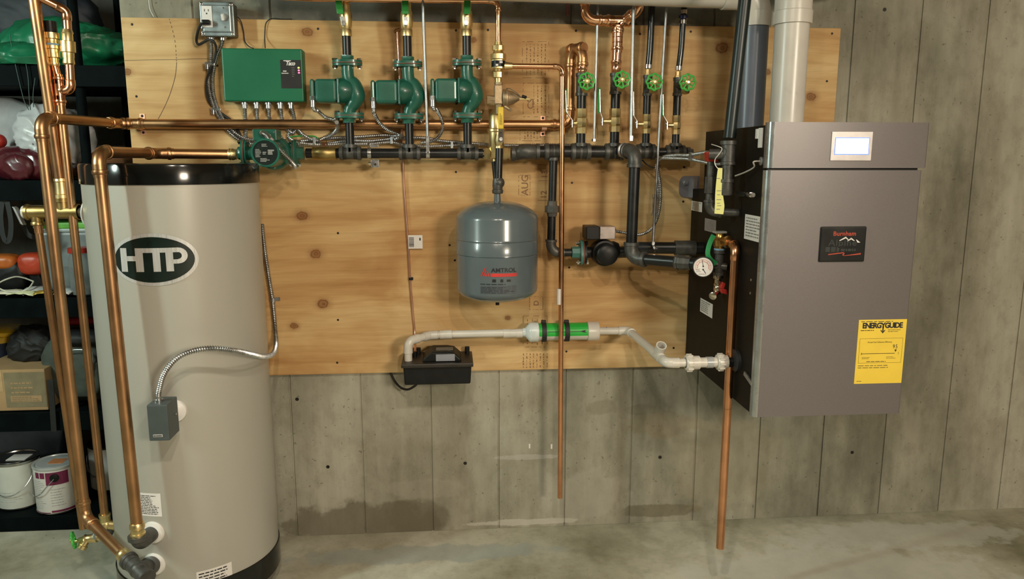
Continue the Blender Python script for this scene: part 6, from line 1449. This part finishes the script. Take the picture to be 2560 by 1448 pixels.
tag(B('dark_bundle', blob((P(8, 400, .27).x, .275, z+.055), .06, .045, .06, 17, 2.2, .2, 9, floor=z), NAVY, ang=60), 'small dark bundle behind the maroon leather bag', 'bundle')
# third tier
z = TIER[2]
tb_ = T('plastic_tub', 'clear plastic tub with lime green lid on the third shelf', 'tub', V((P(182, 650, .36).x, .36, z)))
tx = P(184, 650, .34).x
B('tub_body', MB().prism([V((tx-.085, .44, z+.001)), V((tx+.10, .44, z+.001)), V((tx+.11, .44, z+.235)), V((tx-.095, .44, z+.235))], (0, -.16, 0)), mk('clear_grey_plastic', (.42, .47, .48), .22, 0, .1, 14, alpha=.55), tb_, bevel=.02, seg=4)
B('tub_rim', MB().box(tx-.10, tx+.115, .275, .445, z+.225, z+.240), mk('frosted_rim', (.45, .50, .50), .35), tb_, bevel=.006)
B('tub_lid', MB().box(tx-.103, tx+.118, .272, .448, z+.238, z+.262), mk('lime_green_plastic', (.16, .50, .07), .4), tb_, bevel=.006)
jr = T('glass_jar', 'glass jar with red lid standing before the clear tub', 'jar', V((P(203, 670, .22).x, .22, z)))
B('jar_body', MB().lathe(V((P(204, 670, .20).x, .20, z+.002)), (0, 0, 1), [(0, .036), (.004, .042), (.13, .042), (.15, .034), (.16, .034)], 24), mk('jar_glass', (.30, .33, .33), .1, alpha=.45), jr)
B('jar_lid', MB().cyl(V((P(204, 670, .20).x, .20, z+.158)), V((P(204, 670, .20).x, .20, z+.176)), .040, n=24), RED, jr)
bl = T('glass_globe', 'clear glass globe beside the tub on the third shelf', 'globe', V((P(168, 690, .22).x, .22, z)))
B('globe', MB().ball(V((P(167, 686, .22).x, .22, z+.062)), .042, 20, 14), MATS['jar_glass'], bl)
B('globe_base', MB().lathe(V((P(167, 686, .22).x, .22, z+.001)), (0, 0, 1), [(0, .03), (.008, .03), (.024, .02)], 20), mk('clear_base', (.35, .38, .40), .2), bl)
pt = T('power_tool', 'orange and black power tool on the third shelf at far left', 'tool', V((P(25, 700, .30).x, .30, z)))
B('tool_body', blob((P(20, 690, .30).x, .30, z+.06), .085, .05, .07, 41, 3, .06, 8, floor=z, fine=.012), BLACK, pt, ang=60)
B('tool_shell', blob((P(12, 655, .30).x, .29, z+.115), .06, .045, .03, 42, 3, .06, 8, fine=.01), mk('orange_plastic', (.45, .12, .02), .4), pt, ang=60)
pt = T('power_tool', 'red and black power tool beside the clear tub', 'tool', V((P(90, 680, .30).x, .30, z)))
B('tool_head', blob((P(88, 665, .30).x, .30, z+.105), .05, .045, .042, 44, 3.2, .05, 8, fine=.01), mk('tool_red', (.45, .05, .02), .4), pt, ang=60)
B('tool_grip', MB().obox(V((P(96, 705, .30).x, .30, z+.045)), (V((.02, 0, .006)), V((0, .02, 0)), V((-.012, 0, .045)))), BLACK, pt, bevel=.008)
tag(B('cable_coil', MB().tube(spline([P(-10, 712, .20), P(12, 700, .19), P(40, 692, .20), P(64, 696, .21)], 6)+spline([P(84, 704, .19), P(70, 722, .17), P(45, 730, .165), P(15, 728, .165), P(-8, 718, .17)], 6), .0028, 8), mk('pale_cable', (.50, .50, .42), .5)), 'pale cable coiled over the papers on the third shelf', 'cable')
rr_ = random.Random(5)
def packet(px, py, Y, w, d, h, mat, label, rot):
    c = P(px, py, Y); a = V((math.cos(rot), math.sin(rot), 0)); b_ = V((-math.sin(rot), math.cos(rot), 0))
    m = MB(); n = 7
    for j in range(n):
        for k in range(n):
            u, v_ = (j/(n-1)-.5), (k/(n-1)-.5)
            m.v.append(V((c.x, Y, z+.006))+a*u*w+b_*v_*d+V((0, 0, h*(.5-u*u-v_*v_)*1.6+rr_.uniform(0, .006))))
    for j in range(n-1):
        for k in range(n-1): i = j*n+k; m.f.append([i, i+1, i+n+1, i+n])
    o = tag(B('parts_packet', m, mat, ang=20), label, 'packet', 'small parts packets'); o.modifiers.new('solid', 'SOLIDIFY').thickness = .002
CLR = mk('clear_film', (.55, .57, .58), .15, 0, .2, 50, alpha=.8)
packet(20, 735, .19, .12, .07, .018, mk('cream_paper', (.62, .60, .48), .5, 0, .1, 30), 'cream paper packet at the far left shelf edge', .2)
packet(60, 738, .175, .10, .05, .016, mk('pale_yellow_film', (.58, .60, .38), .4, 0, .2, 30), 'pale yellow packet at the third shelf edge', -.1)
packet(92, 727, .21, .09, .07, .03, CLR, 'clear plastic parts packet left of the copper pipes', .5)
packet(110, 739, .17, .06, .04, .018, mk('gold_film', (.50, .34, .06), .3, .3, .3, 40), 'small gold coloured packet at the third shelf edge', .3)
packet(165, 738, .18, .07, .05, .012, PAPER, 'white paper packet between the copper pipes', -.3)
# straps hanging from the fourth shelf
for i, pts in enumerate(([(5, 505), (2, 545), (8, 590), (18, 604), (26, 590), (27, 550), (18, 505)], [(60, 505), (58, 550), (66, 580), (80, 592), (96, 594), (106, 588)])):
    p_ = spline([P(a, b, .128 if i == 0 else .20) for a, b in pts], 6)
    tag(B('web_strap', ribbon(p_, .017, .002, lambda t: V((0, 1, 0)).cross(t)), BLKF), ('black strap hanging in a loop under the fourth shelf far left', 'black strap curving behind the brass relief valve')[i], 'strap', 'hanging straps')
# second tier
z = TIER[1]
BXM = mk('cardboard', (.36, .24, .12), .75, 0, .08, 12, .1)
cbx = T('cardboard_box', 'brown cardboard box with faded printed panel on the second shelf', 'box', V((P(50, 980, .17).x, .28, z)))
b0, b1 = P(-60, 1022, .165), P(121, 1022, .165); bt_ = P(60, 924, .165).z
B('carton', MB().box(b0.x, b1.x, .165, .40, z, bt_), BXM, cbx, bevel=.002)
B('printed_panel', MB().box(P(12, 970, .165).x, P(114, 970, .165).x, .1640, .1652, P(60, 1018, .165).z, P(60, 931, .165).z), mk('faded_grey_print', (.20, .17, .10), .75), cbx)
B('tape_strip', MB().box(P(-60, 970, .165).x, P(8, 970, .165).x, .1638, .1652, P(60, 978, .165).z, P(60, 924, .165).z), mk('tan_tape', (.42, .30, .16), .45), cbx)
f_ = flat((P(64, 975, .165).x, .1638, P(64, 975, .165).z), (1, 0, 0), (0, 0, 1), .0006)
m = MB(); outl = lambda *k: None
rect(m, f_, -.055, .055, -.046, -.022); B('printed_block', m, BXM, cbx)
m = MB(); lines(m, flat((P(64, 975, .165).x, .163, P(64, 975, .165).z), (1, 0, 0), (0, 0, 1), .0006), -.050, .050, -.045, -.024, 3, .35, 4); B('box_print', m, MATS['faded_grey_print'], cbx)
m = MB(); lines(m, f_, -.05, .05, -.018, .035, 3, .3, 7); B('box_print', m, BXM, cbx)
jb_ = T('yellow_lid_tub', 'dark tub with yellow lid at the far left of the second shelf', 'tub', V((P(2, 880, .30).x, .50, z)))
B('tub_body', MB().lathe(V((P(5, 870, .47).x, .48, z+.001)), (0, 0, 1), [(0, .055), (.20, .066)], 24), mk('dark_blue_plastic', (.008, .015, .04), .4), jb_)
B('tub_lid', MB().lathe(V((P(5, 870, .47).x, .48, z+.199)), (0, 0, 1), [(0, .073), (.022, .073), (.026, .068), (.020, .055), (.020, .001)], 28), mk('yellow_plastic', (.62, .38, .01), .4), jb_)
tag(B('tub_lid', MB().lathe(V((P(12, 830, .50).x, .50, z+.228)), (.1, 0, 1), [(0, .085), (.014, .085), (.018, .078)], 28), MATS['yellow_plastic']), 'loose yellow lid lying on the dark tub', 'lid')
tag(B('black_bag', blob((P(95, 870, .34).x, .33, bt_+.055), .105, .075, .075, 51, 2.2, .25, 10, floor=bt_+.002, fine=.08), BLKF, ang=60), 'crumpled black bag lying on the cardboard box', 'bag')
bk = T('backpack', 'grey green backpack standing on the second shelf behind the pipes', 'backpack', V((P(195, 950, .28).x, .28, z)))
CNV = mk('grey_green_canvas', (.062, .075, .062), .75, 0, .25, 25, .3)
B('bag_body', blob((P(200, 925, .28).x, .29, z+.135), .125, .085, .135, 61, 3.2, .06, 7, floor=z), CNV, bk, ang=60)
B('front_pocket', blob((P(200, 925, .2).x, .205, z+.12), .075, .022, .085, 62, 3.5, .05, 8, floor=z), CNV, bk, ang=60)
B('zip', MB().tube(spline([P(170, 880, .185), P(185, 875, .18), P(215, 876, .18), P(232, 885, .185), P(230, 940, .18)], 6), .0022, 6), ZDULL, bk)
B('top_flap', blob((P(205, 865, .24).x, .25, z+.262), .11, .07, .03, 63, 2.4, .1, 9), BLKF, bk, ang=60)
B('strap', MB().obox(P(131, 1015, .125), (V((.010, 0, 0)), V((0, .002, 0)), V((.004, 0, .10)))), BLKF, bk, bevel=.001)
tag(B('red_cloth', blob((P(200, 830, .33).x, .33, z+.31), .10, .06, .022, 71, 2.2, .25, 12), mk('red_cloth', (.42, .02, .03), .7)), 'red cloth lying on top of the grey green backpack', 'cloth')
# bottom tier: paint cans
z = TIER[0]
CANW = mk('pale_can_label', (.52, .56, .52), .45, 0, .06, 20); CANL = mk('white_can_label', (.66, .65, .62), .45, 0, .04, 20); TIN = mk('tin_plate', (.55, .55, .53), .25, 1, .15, 20)
def can(cx, cy, R, H, mat, label, name='paint_can', zz=None, lidm=TIN):
    z_ = z+.001 if zz is None else zz
    r = T(name, label, 'paint can', V((cx, cy, z_)), 'paint cans on the bottom shelf')
    B('can_body', MB().lathe(V((cx, cy, z_)), (0, 0, 1), [(0, R*.99), (.004, R), (H-.012, R), (H-.010, R*1.0)], 40), mat, r)
    B('can_rim', MB().lathe(V((cx, cy, z_+H-.012)), (0, 0, 1), [(0, R*1.005), (.003, R*1.03), (.010, R*1.03), (.012, R*1.0), (.012, R*.93), (.007, R*.91), (.007, R*.86), (.010, R*.84), (.010, .001)], 40), lidm, r)
    B('bottom_rim', MB().lathe(V((cx, cy, z_)), (0, 0, 1), [(0, R*1.0), (.001, R*1.02), (.005, R*1.02), (.006, R*1.0)], 40), TIN, r)
    return r, z_
c2 = P(150, 1220, .235); R2 = .078; H2 = .186
c1x, c3x = P(50, 1210, .28).x, P(262, 1190, .36).x
r1, z1_ = can(c1x, .275, .078, .188, CANW, 'pale green paint can with bare metal lid at far left')
mm = MB(); cf = lambda cx, cy, R: (lambda u, v: V((cx+(R+.0008)*math.sin(u/R), cy-(R+.0008)*math.cos(u/R), v)))
f1 = cf(c1x, .275, .078)
lines(mm, f1, -.05, .05, z1_+.03, z1_+.075, 5, .35, 3); B('label_print', mm, mk('pale_print', (.40, .44, .42), .5), r1)
B('lid_label', MB().box(c1x-.02, c1x+.05, .24, .30, z1_+.1868, z1_+.1876), PAPER, r1)
def bail(cx, cy, R, z_, H, parent, sag, a0=-1.15, a1=1.15):
    pts = []
    for k in range(15):
        t = a0+(a1-a0)*k/14; s_ = 1-((2*k/14)-1)**2; pts.append(V((cx+(R+.006+.004*s_)*math.sin(t), cy-(R+.006+.004*s_)*math.cos(t), z_+H*.72-sag*s_)))
    B('wire_handle', MB().tube(pts, .0016, 6), ZINC, parent)
bail(c1x, .275, .078, z1_, .188, r1, .075)
r2, z2_ = can(c2.x, .225, R2, H2, CANL, 'white and maroon labelled paint can in front of the copper pipes', lidm=mk('whitish_lid', (.60, .63, .63), .3, .4, .08, 20))
f2 = cf(c2.x, .225, R2); MRN = mk('maroon_print', (.16, .015, .06), .45)
mm = MB(); pass
for (a_0, a_1, b_0, b_1) in ((-.002, .075, .118, .168), (-.024, -.006, .145, .168), (-.046, -.028, .145, .168), (-.08, .004, .006, .009), (.008, .09, .008, .016)): B('label_panel', rect(MB(), f2, a_0, a_1, z2_+b_0, z2_+b_1, 8), MRN, r2)
mm = MB(); lines(mm, f2, -.060, -.008, z2_+.02, z2_+.138, 16, .16, 4); lines(mm, f2, .010, .07, z2_+.03, z2_+.105, 7, .12, 5); B('label_print', mm, INKG, r2)
B('lid_label', MB().box(c2.x-.02, c2.x+.035, .20, .25, z2_+H2-.0025, z2_+H2-.0012), mk('orange_print', (.50, .20, .08), .5), r2)
B('handle_boss', MB().lathe(f2(.028, z2_+.146)-V((0, 0, 0)), f2(.028, z2_+.146)-V((c2.x, .225, z2_+.146)), [(0, .016), (.003, .015), (.005, .008)], 18), BLACK, r2)
B('wire_handle', MB().tube(spline([f2(.028, z2_+.145)+V((.002, -.008, 0)), f2(.005, z2_+.118)+V((0, -.010, 0)), f2(-.02, z2_+.09)+V((0, -.012, 0)), f2(-.05, z2_+.075)+V((-.004, -.010, 0)), f2(-.085, z2_+.075)+V((-.006, -.006, 0))], 5), .0017, 6), ZINC, r2)
r3, z3_ = can(c3x, .42, .078, .19, CANL, 'white paint can half hidden behind the tank', lidm=BLACK)
bail(c3x, .42, .078, z3_, .19, r3, .07, -1.3, .9)
tag(B('storage_tub', MB().prism([V((-.98, .555, z)), V((-.60, .555, z)), V((-.52, .555, z+.30)), V((-1.02, .555, z+.30))], (0, -.14, 0)), mk('blue_grey_tub', (.05, .07, .10), .45), bevel=.01), 'large dark blue tub behind the paint cans', 'tub')
